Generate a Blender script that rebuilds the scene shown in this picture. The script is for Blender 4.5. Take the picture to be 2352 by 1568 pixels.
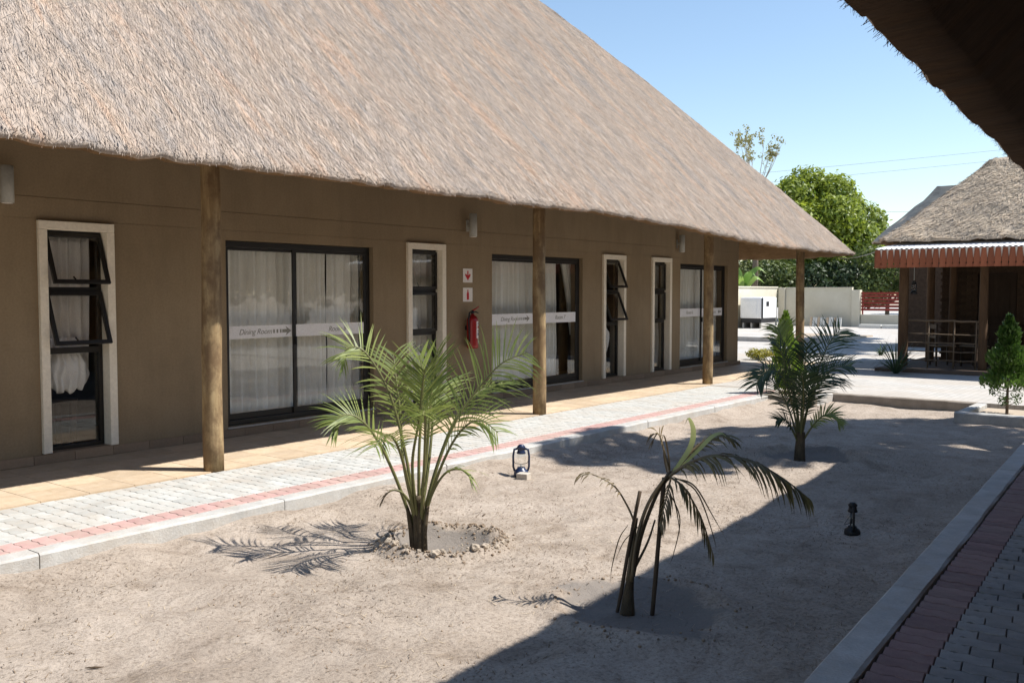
import bpy, bmesh, math, random
import numpy as np
from mathutils import Vector, Matrix, noise
random.seed(7); rng = np.random.default_rng(7)
SC = bpy.context.scene
COL = SC.collection
for o in list(bpy.data.objects): bpy.data.objects.remove(o)

# ------------------------------------------------------------------ camera
YAW = math.radians(37.817); PITCH = math.radians(2.982)
cam_d = bpy.data.cameras.new('camera'); cam = bpy.data.objects.new('camera', cam_d); COL.objects.link(cam)
cam.location = (0, -9.05, 1.65)
fw = Vector((math.cos(YAW)*math.cos(PITCH), math.sin(YAW)*math.cos(PITCH), -math.sin(PITCH)))
cam.rotation_euler = fw.to_track_quat('-Z', 'Y').to_euler()
cam_d.sensor_width = 36; cam_d.lens = 36*2150/2352; cam_d.clip_end = 2000; cam_d.clip_start = .05
SC.camera = cam

# ------------------------------------------------------------------ sky, sun, exposure
SUN_EL = math.radians(55.7)
sx, sy = .549, -.836
sdir = Vector((sx*math.cos(SUN_EL), sy*math.cos(SUN_EL), math.sin(SUN_EL)))
world = bpy.data.worlds.new('World'); SC.world = world; world.use_nodes = True
nt = world.node_tree; nt.nodes.clear()
sk = nt.nodes.new('ShaderNodeTexSky'); sk.sky_type = 'NISHITA'; sk.sun_disc = False
sk.sun_elevation = SUN_EL; sk.sun_rotation = math.atan2(sx, sy)
sk.air_density = 1.12; sk.dust_density = .12; sk.ozone_density = 1.2
bg = nt.nodes.new('ShaderNodeBackground'); bg.inputs['Strength'].default_value = .118
out = nt.nodes.new('ShaderNodeOutputWorld')
nt.links.new(sk.outputs[0], bg.inputs[0]); nt.links.new(bg.outputs[0], out.inputs[0])
sl = bpy.data.lights.new('sun', 'SUN'); sl.energy = 5.0; sl.angle = math.radians(.53); sl.color = (1, .965, .915)
so = bpy.data.objects.new('sun', sl); COL.objects.link(so); so.location = (20, -30, 40)
so.rotation_euler = (-sdir).to_track_quat('-Z', 'Y').to_euler()
vs = SC.view_settings; vs.view_transform = 'Standard'; vs.look = 'None'; vs.exposure = .62; vs.gamma = 1; vs.use_curve_mapping = False
SC.render.engine = 'CYCLES'

# ------------------------------------------------------------------ materials
M = {}
def hexc(h):
    c = [int(h[i:i+2], 16)/255 for i in (0, 2, 4)]
    return tuple(x/12.92 if x <= .04045 else ((x+.055)/1.055)**2.4 for x in c)
class NT:
    def __init__(s, m):
        s.t = m.node_tree; s.n = s.t.nodes; s.l = s.t.links
    def new(s, typ, **kw):
        n = s.n.new(typ)
        for k, v in kw.items(): setattr(n, k, v)
        return n
    def noise(s, vec, scale, detail=4, rough=.6, dist=0):
        n = s.new('ShaderNodeTexNoise'); n.inputs['Scale'].default_value = scale; n.inputs['Detail'].default_value = detail
        n.inputs['Roughness'].default_value = rough; n.inputs['Distortion'].default_value = dist
        if vec is not None: s.l.new(vec, n.inputs['Vector'])
        return n.outputs['Fac']
    def coord(s, kind='Object'): return s.new('ShaderNodeTexCoord').outputs[kind]
    def pos(s): return s.new('ShaderNodeNewGeometry').outputs['Position']
    def mapping(s, vec, scale=(1, 1, 1), rot=(0, 0, 0)):
        m = s.new('ShaderNodeMapping'); m.inputs['Scale'].default_value = scale; m.inputs['Rotation'].default_value = rot
        s.l.new(vec, m.inputs['Vector']); return m.outputs[0]
    def ramp(s, fac, stops):
        r = s.new('ShaderNodeValToRGB'); e = r.color_ramp.elements
        while len(e) < len(stops): e.new(.5)
        for i, (p, c) in enumerate(stops):
            e[i].position = p; e[i].color = (*c, 1) if len(c) == 3 else c
        s.l.new(fac, r.inputs[0]); return r.outputs[0]
    def mix(s, fac, a, b, mode='MIX'):
        m = s.new('ShaderNodeMix', data_type='RGBA', blend_type=mode)
        for inp, v in ((m.inputs[0], fac), (m.inputs[6], a), (m.inputs[7], b)):
            if isinstance(v, (int, float)): inp.default_value = v
            elif isinstance(v, tuple): inp.default_value = (*v, 1) if len(v) == 3 else v
            else: s.l.new(v, inp)
        return m.outputs[2]
    def math(s, op, a, b=0):
        m = s.new('ShaderNodeMath', operation=op)
        for i, v in enumerate((a, b)):
            if isinstance(v, (int, float)): m.inputs[i].default_value = v
            else: s.l.new(v, m.inputs[i])
        return m.outputs[0]
    def bump(s, h, strength=.3, dist=.01):
        b = s.new('ShaderNodeBump'); b.inputs['Strength'].default_value = strength; b.inputs['Distance'].default_value = dist
        s.l.new(h, b.inputs['Height']); return b.outputs[0]
def material(name, base=(.5, .5, .5), rough=.8, spec=.3, metal=0):
    m = bpy.data.materials.new(name); m.use_nodes = True; M[name] = m
    b = m.node_tree.nodes['Principled BSDF']
    b.inputs['Base Color'].default_value = (*base, 1); b.inputs['Roughness'].default_value = rough
    b.inputs['Specular IOR Level'].default_value = spec; b.inputs['Metallic'].default_value = metal
    return m, NT(m), b
def varied(name, c1, c2, scale=6, rough=.85, bump=.2, bdist=.004, spec=.25, bscale=None, stretch=(1, 1, 1), rand=0, metal=0, detail=5, dust=0, stain=0):
    """a colour that drifts between c1 and c2 with fine grain"""
    m, n, b = material(name, c1, rough, spec, metal)
    v = n.mapping(n.coord(), stretch)
    f = n.noise(v, scale, detail, .65)
    f2 = n.noise(v, (bscale or scale*9), 3, .7)
    col = n.ramp(f, [(.32, c1), (.68, c2)])
    col = n.mix(.35, col, n.ramp(f2, [(.2, (.55, .55, .55)), (.8, (1.25, 1.25, 1.25))]), 'MULTIPLY')
    if rand:
        oi = n.new('ShaderNodeObjectInfo').outputs['Random']
        col = n.mix(1.0, col, n.ramp(oi, [(0, (1-rand,)*3), (1, (1+rand,)*3)]), 'MULTIPLY')
    if stain:      # broad weathering, fixed to the place
        g = n.noise(n.mapping(n.pos(), (1, 1, .45)), 1.1, 6, .7, .6); g2 = n.noise(n.mapping(n.pos(), (5, 5, .6)), 1.3, 5, .7)
        col = n.mix(stain, col, n.ramp(g, [(.3, (.74, .74, .75)), (.55, (1.02, 1.02, 1.02)), (.75, (1.16, 1.14, 1.1))]), 'MULTIPLY')
        col = n.mix(stain*.7, col, n.ramp(g2, [(.3, (.82, .82, .82)), (.6, (1.04, 1.04, 1.04))]), 'MULTIPLY')
    if dust:       # wind-blown sand lying on the surface
        g = n.noise(n.pos(), 1.7, 7, .72, .5); g2 = n.noise(n.pos(), 14, 5, .7)
        k = n.ramp(n.math('ADD', g, n.math('MULTIPLY', n.math('SUBTRACT', g2, .5), .35)), [(.42, (0, 0, 0)), (.68, (dust, dust, dust))])
        col = n.mix(k, col, (.40, .335, .265))
    n.l.new(col, b.inputs['Base Color'])
    if bump: n.l.new(n.bump(f2, bump, bdist), b.inputs['Normal'])
    return m
varied('wall_paint', (.268, .203, .128), (.30, .232, .15), 1.6, .9, .4, .004, bscale=45, stain=.55)
varied('wall_rear', (.22, .16, .1), (.25, .18, .115), 1.6, .9, .2, .003, bscale=60)
varied('white_trim', (.82, .75, .62), (.88, .82, .70), 3, .7, .15, .003)
varied('black_frame', (.012, .011, .010), (.02, .018, .016), 5, .45, .05, .001, spec=.4)
varied('concrete', (.40, .39, .365), (.54, .525, .49), 5, .92, .6, .007, bscale=60, stain=.5, dust=.55)
varied('concrete_earthy_shade', (.25, .21, .165), (.35, .30, .245), 5, .92, .5, .006, bscale=70)  # earth-stained brown, with the end kerbs' shade darkened into the colour
varied('concrete_dim', (.30, .30, .29), (.40, .39, .37), 5, .92, .5, .006, bscale=70)
varied('paver_grey', (.43, .43, .40), (.51, .505, .475), 9, .92, .5, .004, rand=.12, bscale=120, stain=.35, dust=.55)
varied('paver_pink', (.44, .265, .24), (.52, .335, .305), 9, .92, .5, .004, rand=.12, bscale=120, stain=.35, dust=.6)
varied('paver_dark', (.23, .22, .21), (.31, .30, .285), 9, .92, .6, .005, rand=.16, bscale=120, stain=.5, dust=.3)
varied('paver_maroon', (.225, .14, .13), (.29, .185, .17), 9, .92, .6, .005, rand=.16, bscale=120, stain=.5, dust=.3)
varied('mortar', (.34, .31, .27), (.42, .39, .34), 8, .95, .3, .004, dust=.7)
varied('hut_floor', (.12, .085, .06), (.17, .12, .085), 8, .8, .3, .004)
varied('grout', (.38, .3, .21), (.45, .36, .26), 8, .95, .2, .003)
varied('tile', (.50, .375, .245), (.61, .485, .35), 9, .6, .15, .002, rand=.12, stain=.3, dust=.3)
varied('skirting_tile', (.26, .185, .125), (.33, .24, .165), 5, .6, .15, .002, rand=.16)
varied('fabric', (.86, .84, .78), (.91, .89, .84), 8, .9, .1, .002)
varied('bunched_fabric', (.80, .77, .74), (.86, .83, .80), 8, .9, .1, .002)
varied('band', (.82, .82, .83), (.87, .87, .88), 6, .6, 0)
varied('ink', (.24, .235, .21), (.30, .29, .26), 6, .7, 0)
varied('lamp_metal', (.36, .36, .33), (.44, .44, .40), 6, .5, .1, .001, spec=.5)
varied('red_paint', (.30, .012, .014), (.38, .02, .02), 3, .28, .03, .001, spec=.5)
varied('sign_white', (.78, .74, .70), (.84, .80, .77), 6, .6, 0)
varied('sign_red', (.48, .02, .03), (.55, .03, .04), 6, .6, 0)
varied('blue_print', (.08, .12, .28), (.11, .16, .34), 6, .6, 0)
varied('navy', (.012, .022, .06), (.02, .035, .09), 6, .35, .05, .001, spec=.5)
varied('brick_block', (.46, .40, .33), (.56, .50, .42), 12, .95, .5, .004)
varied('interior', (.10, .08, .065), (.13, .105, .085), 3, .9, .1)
varied('wood_dark', (.035, .022, .014), (.06, .038, .024), 8, .7, .3, .002, stretch=(1, 1, .15))
varied('red_timber', (.25, .078, .038), (.34, .115, .056), 5, .7, .3, .003, stretch=(1, 1, .3), rand=.18)
varied('red_slat', (.20, .030, .022), (.27, .045, .032), 5, .7, .2, .003, rand=.1)
varied('cream_wall', (.58, .53, .41), (.66, .61, .49), 1.5, .9, .2, .003, bscale=40)
varied('white_metal', (.74, .75, .76), (.80, .80, .80), 2, .45, .05, .001, spec=.5)
varied('black_metal', (.015, .016, .018), (.03, .03, .032), 4, .5, .05, .001)
varied('brown_brick', (.06, .038, .024), (.10, .064, .04), 14, .9, .5, .004, rand=.2)
varied('stone', (.34, .275, .21), (.48, .41, .325), 14, .95, .7, .01, rand=.22)
varied('clod', (.20, .145, .10), (.30, .23, .165), 14, .95, .7, .01, rand=.2)
varied('stick', (.065, .045, .03), (.12, .085, .055), 12, .9, .5, .004, stretch=(1, 1, .2))
varied('bark', (.13, .10, .075), (.22, .175, .13), 9, .95, .7, .02, stretch=(1, 1, .25))
varied('palm_trunk', (.065, .048, .03), (.15, .115, .07), 20, .95, .8, .01, stretch=(1, 1, .4))
varied('cable', (.10, .10, .11), (.14, .14, .15), 4, .6, 0)
varied('pale_cable', (.45, .46, .42), (.5, .5, .46), 4, .6, 0)
varied('twig_litter', (.10, .07, .045), (.30, .22, .15), 3, .95, 0)
varied('straw_litter', (.42, .33, .22), (.55, .44, .31), 3, .95, 0)
varied('stucco_white', (.60, .60, .56), (.68, .67, .62), 3, .9, .2, .003)
varied('hut_post', (.085, .05, .028), (.15, .09, .05), 8, .9, .4, .004, stretch=(1, 1, .2))
varied('rail_wood', (.15, .11, .075), (.21, .155, .105), 10, .9, .4, .004)

def leafmat(name, dark, light, trans=.35, rough=.48, scale=2.5):
    m, n, b = material(name, light, rough, .5)
    f = n.noise(n.pos(), scale, 3, .6)
    at = n.new('ShaderNodeAttribute', attribute_name='tint')
    col = n.mix(n.ramp(n.math('ADD', n.math('MULTIPLY', f, .55), n.math('MULTIPLY', at.outputs['Fac'], .45)), [(.25, (0, 0, 0)), (.72, (1, 1, 1))]), dark, light)
    n.l.new(col, b.inputs['Base Color'])
    tr = n.new('ShaderNodeBsdfTranslucent'); n.l.new(col, tr.inputs['Color'])
    mx = n.new('ShaderNodeMixShader'); mx.inputs[0].default_value = trans
    n.l.new(b.outputs[0], mx.inputs[1]); n.l.new(tr.outputs[0], mx.inputs[2])
    n.l.new(mx.outputs[0], n.n['Material Output'].inputs[0])
    return m
leafmat('palm_leaf', (.055, .10, .02), (.30, .345, .085), .35)
leafmat('palm_leaf_dark', (.02, .045, .02), (.085, .125, .045), .25)
leafmat('palm_leaf_withered', (.065, .058, .022), (.24, .20, .075), .3)
leafmat('palm_leaf_dry', (.07, .045, .02), (.20, .15, .07), .2)
leafmat('palm_leaf_lime', (.34, .38, .12), (.50, .52, .22), .3)
leafmat('palm_stem', (.08, .085, .025), (.20, .19, .07), .05)
leafmat('dry_stem', (.11, .08, .042), (.25, .185, .10), .05)
leafmat('mango_leaf', (.065, .12, .018), (.35, .41, .045), .45, scale=.55)
leafmat('mid_leaf', (.03, .06, .016), (.17, .21, .05), .35, scale=.6)
leafmat('dark_leaf', (.012, .028, .010), (.055, .085, .026), .25, scale=.6)
leafmat('mixed_leaf', (.05, .075, .02), (.17, .19, .05), .3, scale=.7)
leafmat('banana_leaf', (.10, .20, .03), (.26, .38, .08), .4, scale=1)
leafmat('lime_conifer', (.11, .20, .02), (.30, .42, .05), .3, scale=4)
leafmat('conifer_leaf', (.03, .075, .014), (.12, .22, .03), .25, scale=5)
leafmat('yellow_leaf', (.20, .20, .02), (.42, .38, .03), .3, scale=5)
leafmat('sparse_leaf', (.16, .15, .04), (.38, .34, .09), .4, scale=1)
varied('pale_bark', (.34, .30, .25), (.44, .39, .33), 9, .95, 0)
leafmat('grass_leaf', (.02, .045, .02), (.06, .10, .04), .2, scale=4)

def thatch_mat(name, tones, grain=1.0, dark=1.0, axis=(1.2, .22, .22), warp=0):
    """weathered reed: patches that run down the slope, straw-fine streaks, tint per straw"""
    m, n, b = material(name, (.4, .33, .26), .95, .1)
    p = n.pos()
    v = n.mapping(p, axis)
    f = n.noise(v, 2.9, 6, .72, .3+warp)
    f3 = n.noise(n.mapping(p, (2.6, .5, .5)), 3.5, 4, .7, .2)
    fine = n.noise(n.mapping(p, (60*grain, 9*grain, 9*grain)), 1, 3, .7)
    col = n.ramp(f, [(.34, tones[0]), (.45, tones[1]), (.54, tones[2]), (.66, tones[3])])
    col = n.mix(.45, col, n.ramp(f3, [(.3, tones[4]), (.6, tones[2]), (.75, tones[5])]))
    at = n.new('ShaderNodeAttribute', attribute_name='tint')
    col = n.mix(1.0, col, n.ramp(at.outputs['Fac'], [(0, (.5*dark,)*3), (.5, (1*dark, .98*dark, .96*dark)), (1, (1.5*dark, 1.45*dark, 1.38*dark))]), 'MULTIPLY')
    col = n.mix(.6, col, n.ramp(fine, [(.25, (.55, .53, .52)), (.7, (1.2, 1.2, 1.2))]), 'MULTIPLY')
    n.l.new(col, b.inputs['Base Color'])
    n.l.new(n.bump(fine, .7, .012), b.inputs['Normal'])
    return m
thatch_mat('thatch', [(.262, .248, .238), (.37, .312, .262), (.41, .338, .275), (.49, .325, .22), (.275, .266, .26), (.455, .385, .32)])
thatch_mat('thatch_old', [(.32, .275, .225), (.48, .41, .325), (.56, .48, .375), (.60, .48, .35), (.30, .28, .245), (.66, .57, .44)], grain=.5, axis=(.6, .6, .6), warp=1.2)
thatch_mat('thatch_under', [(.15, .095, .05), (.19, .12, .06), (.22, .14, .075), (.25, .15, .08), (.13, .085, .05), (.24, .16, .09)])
thatch_mat('thatch_under_dark', [(.06, .04, .026), (.08, .052, .033), (.10, .064, .04), (.11, .068, .042), (.055, .037, .026), (.10, .068, .045)])  # darker brown reed for the underside of the near roof

def post_material():
    m, n, b = material('post_wood', (.4, .3, .18), .85, .2)
    v = n.mapping(n.coord(), (9, 9, .8)); f = n.noise(v, 1.6, 6, .7, .4)
    blot = n.noise(n.mapping(n.coord(), (1.5, 1.5, 1.0)), 3.2, 5, .7)
    col = n.ramp(f, [(.3, (.17, .105, .05)), (.5, (.31, .22, .115)), (.72, (.44, .34, .19))])
    col = n.mix(n.ramp(blot, [(.42, (0, 0, 0)), (.60, (.85, .85, .85))]), col, (.15, .095, .052))
    n.l.new(col, b.inputs['Base Color']); n.l.new(n.bump(f, .5, .006), b.inputs['Normal'])
post_material()

def sand_material():
    m, n, b = material('sand', (.42, .35, .28), .97, .08)
    p = n.pos()
    big = n.noise(p, .9, 5, .6, .3); mid = n.noise(p, 5, 6, .7, .5); fine = n.noise(p, 45, 5, .75); grit = n.noise(p, 160, 3, .8)
    col = n.ramp(big, [(.30, (.33, .275, .223)), (.52, (.40, .338, .278)), (.72, (.445, .38, .318))])
    col = n.mix(.55, col, n.ramp(mid, [(.30, (.68, .65, .62)), (.58, (1.03, 1.03, 1.03)), (.8, (1.13, 1.12, 1.1))]), 'MULTIPLY')
    col = n.mix(.85, col, n.ramp(fine, [(.32, (.46, .44, .42)), (.5, (1, 1, 1)), (.75, (1.13, 1.13, 1.12))]), 'MULTIPLY')
    col = n.mix(.5, col, n.ramp(grit, [(.25, (.62, .6, .58)), (.6, (1.1, 1.1, 1.1))]), 'MULTIPLY')
    smu = n.noise(p, 1.9, 7, .75, .8)
    col = n.mix(.8, col, n.ramp(smu, [(.34, (.66, .62, .58)), (.47, (.97, .96, .95)), (.7, (1.08, 1.08, 1.08))]), 'MULTIPLY')
    # damp soil inside the watering basins (attribute painted by distance to each basin, broken up by noise)
    at = n.new('ShaderNodeAttribute', attribute_name='damp')
    d = n.ramp(n.math('ADD', at.outputs['Fac'], n.math('MULTIPLY', n.math('SUBTRACT', mid, .5), .7)), [(.42, (0, 0, 0)), (.6, (.85, .85, .85))])
    col = n.mix(d, col, (.20, .178, .157))
    n.l.new(col, b.inputs['Base Color'])
    h = n.math('ADD', n.math('MULTIPLY', mid, 1.4), n.math('ADD', n.math('MULTIPLY', fine, .55), n.math('MULTIPLY', grit, .2)))
    n.l.new(n.bump(h, .75, .022), b.inputs['Normal'])
sand_material()

def yard_material():
    m, n, b = material('yard_paving', (.5, .5, .48), .92, .15)
    p = n.pos()
    br = n.new('ShaderNodeTexBrick'); br.inputs['Scale'].default_value = 1
    br.inputs['Color1'].default_value = (.43, .42, .395, 1); br.inputs['Color2'].default_value = (.50, .485, .455, 1); br.inputs['Mortar'].default_value = (.35, .335, .31, 1)
    br.inputs['Mortar Size'].default_value = .008; br.inputs['Brick Width'].default_value = .22; br.inputs['Row Height'].default_value = .11
    n.l.new(p, br.inputs['Vector'])
    big = n.noise(p, .7, 5, .6)
    dn = n.noise(n.mapping(p, (1, .35, 1)), .8, 7, .72, .6)
    dust_c = n.mix(n.ramp(dn, [(.42, (0, 0, 0)), (.66, (.6, .6, .6))]), br.outputs['Color'], (.42, .36, .29))
    col = n.mix(.55, dust_c, n.ramp(big, [(.3, (.82, .78, .74)), (.7, (1.1, 1.1, 1.1))]), 'MULTIPLY')
    n.l.new(col, b.inputs['Base Color'])
    n.l.new(n.bump(n.math('ADD', br.outputs['Fac'], n.noise(p, 60, 3)), -.4, .006), b.inputs['Normal'])
yard_material()
varied('bare_ground', (.33, .27, .21), (.45, .37, .28), 1.2, .97, .5, .01)

def glass_material():
    m = bpy.data.materials.new('glass'); m.use_nodes = True; M['glass'] = m
    n = NT(m); n.n.clear()
    o = n.new('ShaderNodeOutputMaterial'); t = n.new('ShaderNodeBsdfTransparent'); g = n.new('ShaderNodeBsdfGlossy'); fr = n.new('ShaderNodeFresnel')
    t.inputs[0].default_value = (.965, .975, .975, 1); g.inputs['Roughness'].default_value = .01; g.inputs[0].default_value = (1, 1, 1, 1)
    gb = n.new('ShaderNodeNewGeometry').outputs['Backfacing']     # same reflectance from both faces of a pane
    n.l.new(n.math('ADD', n.math('MULTIPLY', gb, 1/1.42-1.42), 1.42), fr.inputs[0])
    nz = n.noise(n.pos(), .8, 2); bm = n.bump(nz, .05, .02); n.l.new(bm, g.inputs['Normal'])
    mx = n.new('ShaderNodeMixShader'); n.l.new(fr.outputs[0], mx.inputs[0]); n.l.new(t.outputs[0], mx.inputs[1]); n.l.new(g.outputs[0], mx.inputs[2])
    n.l.new(mx.outputs[0], o.inputs[0])
glass_material()

# ------------------------------------------------------------------ object helpers
WL = {}   # world position of every object's origin
def wl(o): return WL.get(o.name, Vector((0, 0, 0)))
def tag(o, label=None, cat=None, group=None, kind=None):
    if label: o['label'] = label
    if cat: o['category'] = cat
    if group: o['group'] = group
    if kind: o['kind'] = kind
    return o
def link(name, mesh, parent=None, loc=None):
    o = bpy.data.objects.new(name, mesh); COL.objects.link(o)
    if parent is not None:
        o.parent = parent
        p = wl(parent)
        w = Vector(loc) if loc is not None else p
        o.location = w - p
    else:
        w = Vector(loc) if loc is not None else Vector((0, 0, 0)); o.location = w
    WL[o.name] = w
    return o
def thing(name, loc, label, cat, group=None):
    o = link(name, None, None, loc); o.empty_display_size = .2
    return tag(o, label, cat, group)
class MB:
    def __init__(s): s.v = []; s.f = []; s.mi = []; s.tint = None
    def add(s, vs, fs, mi=0):
        b = len(s.v); s.v += [tuple(p) for p in vs]; s.f += [tuple(b+i for i in f) for f in fs]; s.mi += [mi]*len(fs); return s
    def box(s, x0, x1, y0, y1, z0, z1, mi=0):
        return s.add([(x0,y0,z0),(x1,y0,z0),(x1,y1,z0),(x0,y1,z0),(x0,y0,z1),(x1,y0,z1),(x1,y1,z1),(x0,y1,z1)],
                     [(0,3,2,1),(4,5,6,7),(0,1,5,4),(1,2,6,5),(2,3,7,6),(3,0,4,7)], mi)
    def tube(s, pts, rad, n=8, mi=0, cap=True):
        pts = [Vector(p) for p in pts]; k = len(pts)
        if isinstance(rad, (int, float)): rad = [rad]*k
        b = len(s.v); up = None
        for i, p in enumerate(pts):
            d = (pts[min(i+1, k-1)]-pts[max(i-1, 0)]).normalized()
            if up is None: up = Vector((0, 0, 1)) if abs(d.z) < .9 else Vector((1, 0, 0))
            r = d.cross(up).normalized(); up = r.cross(d).normalized()
            for j in range(n):
                a = 2*math.pi*j/n; q = p+(r*math.cos(a)+up*math.sin(a))*rad[i]; s.v.append(tuple(q))
        fs = [(b+i*n+j, b+i*n+(j+1) % n, b+(i+1)*n+(j+1) % n, b+(i+1)*n+j) for i in range(k-1) for j in range(n)]
        if cap: fs += [tuple(b+j for j in reversed(range(n))), tuple(b+(k-1)*n+j for j in range(n))]
        s.f += fs; s.mi += [mi]*len(fs); return s
    def lathe(s, c, prof, n=16, mi=0):
        b = len(s.v); k = len(prof)
        for r, z in prof:
            for j in range(n):
                a = 2*math.pi*j/n; s.v.append((c[0]+r*math.cos(a), c[1]+r*math.sin(a), c[2]+z))
        fs = [(b+i*n+j, b+i*n+(j+1) % n, b+(i+1)*n+(j+1) % n, b+(i+1)*n+j) for i in range(k-1) for j in range(n)]
        fs += [tuple(b+j for j in reversed(range(n))), tuple(b+(k-1)*n+j for j in range(n))]
        s.f += fs; s.mi += [mi]*len(fs); return s
    def prism(s, poly, ax, t0, t1, mi=0):
        """poly in the two axes other than ax, extruded along ax from t0 to t1"""
        def P(a, b_, t): return {'x': (t, a, b_), 'y': (a, t, b_), 'z': (a, b_, t)}[ax]
        n = len(poly); vs = [P(a, b_, t0) for a, b_ in poly]+[P(a, b_, t1) for a, b_ in poly]
        return s.add(vs, [tuple(range(n)), tuple(reversed(range(n, 2*n)))]+[(i, i+n, (i+1) % n+n, (i+1) % n) for i in range(n)], mi)
    def mesh(s, name, mats, off=(0, 0, 0), smooth=False, fix=True):
        me = bpy.data.meshes.new(name); o = off
        me.from_pydata([(v[0]-o[0], v[1]-o[1], v[2]-o[2]) for v in s.v], [], s.f)
        for m in (mats if isinstance(mats, (list, tuple)) else [mats]): me.materials.append(M[m])
        if any(s.mi): me.polygons.foreach_set('material_index', s.mi)
        if fix:
            bm = bmesh.new(); bm.from_mesh(me); bmesh.ops.recalc_face_normals(bm, faces=bm.faces); bm.to_mesh(me); bm.free()
        if smooth: me.polygons.foreach_set('use_smooth', [True]*len(me.polygons))
        if s.tint is not None: put_tint(me, s.tint)
        me.update(); return me
    def build(s, name, mats, parent=None, smooth=False, bevel=0, at=None, fix=True):
        if parent is not None: off = wl(parent)
        elif at is not None: off = Vector(at)
        else:
            a = np.array(s.v); lo = a.min(0); hi = a.max(0); off = Vector(((lo[0]+hi[0])/2, (lo[1]+hi[1])/2, lo[2]))
        me = s.mesh(name, mats, off, smooth, fix)
        o = link(name, me, parent, off if parent is None else None)
        if bevel:
            bv = o.modifiers.new('bevel', 'BEVEL'); bv.width = bevel; bv.segments = 2; bv.limit_method = 'ANGLE'
        return o
def put_tint(me, vals):
    a = me.attributes.new('tint', 'FLOAT', 'POINT'); a.data.foreach_set('value', np.asarray(vals, dtype=np.float32))
def np_mesh(name, V, F, mats, tint=None, mi=None):
    me = bpy.data.meshes.new(name); V = np.asarray(V, np.float32); F = np.asarray(F, np.int32)
    k = F.shape[1]
    me.vertices.add(len(V)); me.vertices.foreach_set('co', V.ravel())
    me.loops.add(F.size); me.loops.foreach_set('vertex_index', F.ravel())
    me.polygons.add(len(F)); me.polygons.foreach_set('loop_start', np.arange(0, F.size, k, dtype=np.int32))
    me.polygons.foreach_set('loop_total', np.full(len(F), k, np.int32))
    for m in (mats if isinstance(mats, (list, tuple)) else [mats]): me.materials.append(M[m])
    if mi is not None: me.polygons.foreach_set('material_index', np.asarray(mi, np.int32))
    me.update(calc_edges=True)
    if tint is not None: put_tint(me, tint)
    return me
def unit(a): return a/np.maximum(np.linalg.norm(a, axis=-1, keepdims=True), 1e-9)
def quads(C, A, B):
    """one quad per row: centre C, half axes A and B"""
    V = np.stack([C-A-B, C+A-B, C+A+B, C-A+B], 1).reshape(-1, 3)
    F = np.arange(len(C)*4).reshape(-1, 4)
    return V, F
def ico(r, sub=1):
    bm = bmesh.new(); bmesh.ops.create_icosphere(bm, subdivisions=sub, radius=r)
    vs = [v.co.copy() for v in bm.verts]; fs = [tuple(v.index for v in f.verts) for f in bm.faces]; bm.free(); return vs, fs
def smoothstep(a, b, x):
    t = min(max((x-a)/(b-a), 0), 1); return t*t*(3-2*t)
def nz(x, y, z=0): return noise.noise(Vector((x, y, z)))
Rv = np.array([.613, -.790, 0]); Dv = np.array([.790, .613, 0]); Zv = np.array([0, 0, 1.])  # axes across and into the courtyard

# ================================================================== THE SETTING
SAND = -.14
KSLOPE = .055
def right_kerb_y(x): return -7.64+KSLOPE*(x-3.82)      # inner edge of the kerb on the near walk
def flat(name, poly, z, m, depth=.12):
    mb = MB(); mb.prism(poly, 'z', z-depth, z); o = mb.build(name, m); tag(o, kind='structure'); return o
flat('ground', [(-600, -600), (900, -600), (900, 600), (-600, 600)], -.45, 'bare_ground')
flat('yard', [(15.36, -60), (110, -60), (110, 60), (15.36, 60)], 0, 'yard_paving', .4)
yr = lambda x: right_kerb_y(x)-.183
flat('path_bed', [(-6, -2.955), (15.355, -2.955), (15.355, -1.64), (-6, -1.64)], -.022, 'mortar', .4)
flat('near_path_bed', [(-8, yr(-8)), (15.355, yr(15.355)), (15.355, -30), (-8, -30)], -.032, 'mortar', .4)

# sand of the garden bed -------------------------------------------------
BASINS = [(4.88, -4.65, .41, .055), (4.62, -6.40, .50, .03), (9.95, -5.42, .55, .05)]   # x, y, radius, rim height
def sand_z(x, y):
    z = SAND+.034*nz(x*.5, y*.5, 3)+.022*nz(x*1.9, y*1.9, 8)-.016*max(0, nz(x*3.4, y*3.4, 21)-.25)*2+.009*nz(x*6, y*6, 1)+.004*nz(x*17, y*17, 5)
    z += (.072+.045*nz(x*1.3, 2.2, 7)+.02*nz(x*4.3, 5.2, 7))*smoothstep(-3.6, -3.13, y)+.01*smoothstep(13.6, 15.2, x)
    for bx, by, br, rh in BASINS:
        d = math.hypot(x-bx, (y-by))/br
        if d < 2:
            n = 1+.5*nz(x*7, y*7, bx)
            z += rh*n*math.exp(-((d-1)/.17)**2)-.045*(1-smoothstep(.35, .95, d+.25*nz(x*3, y*3, by)))
    return z
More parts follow.
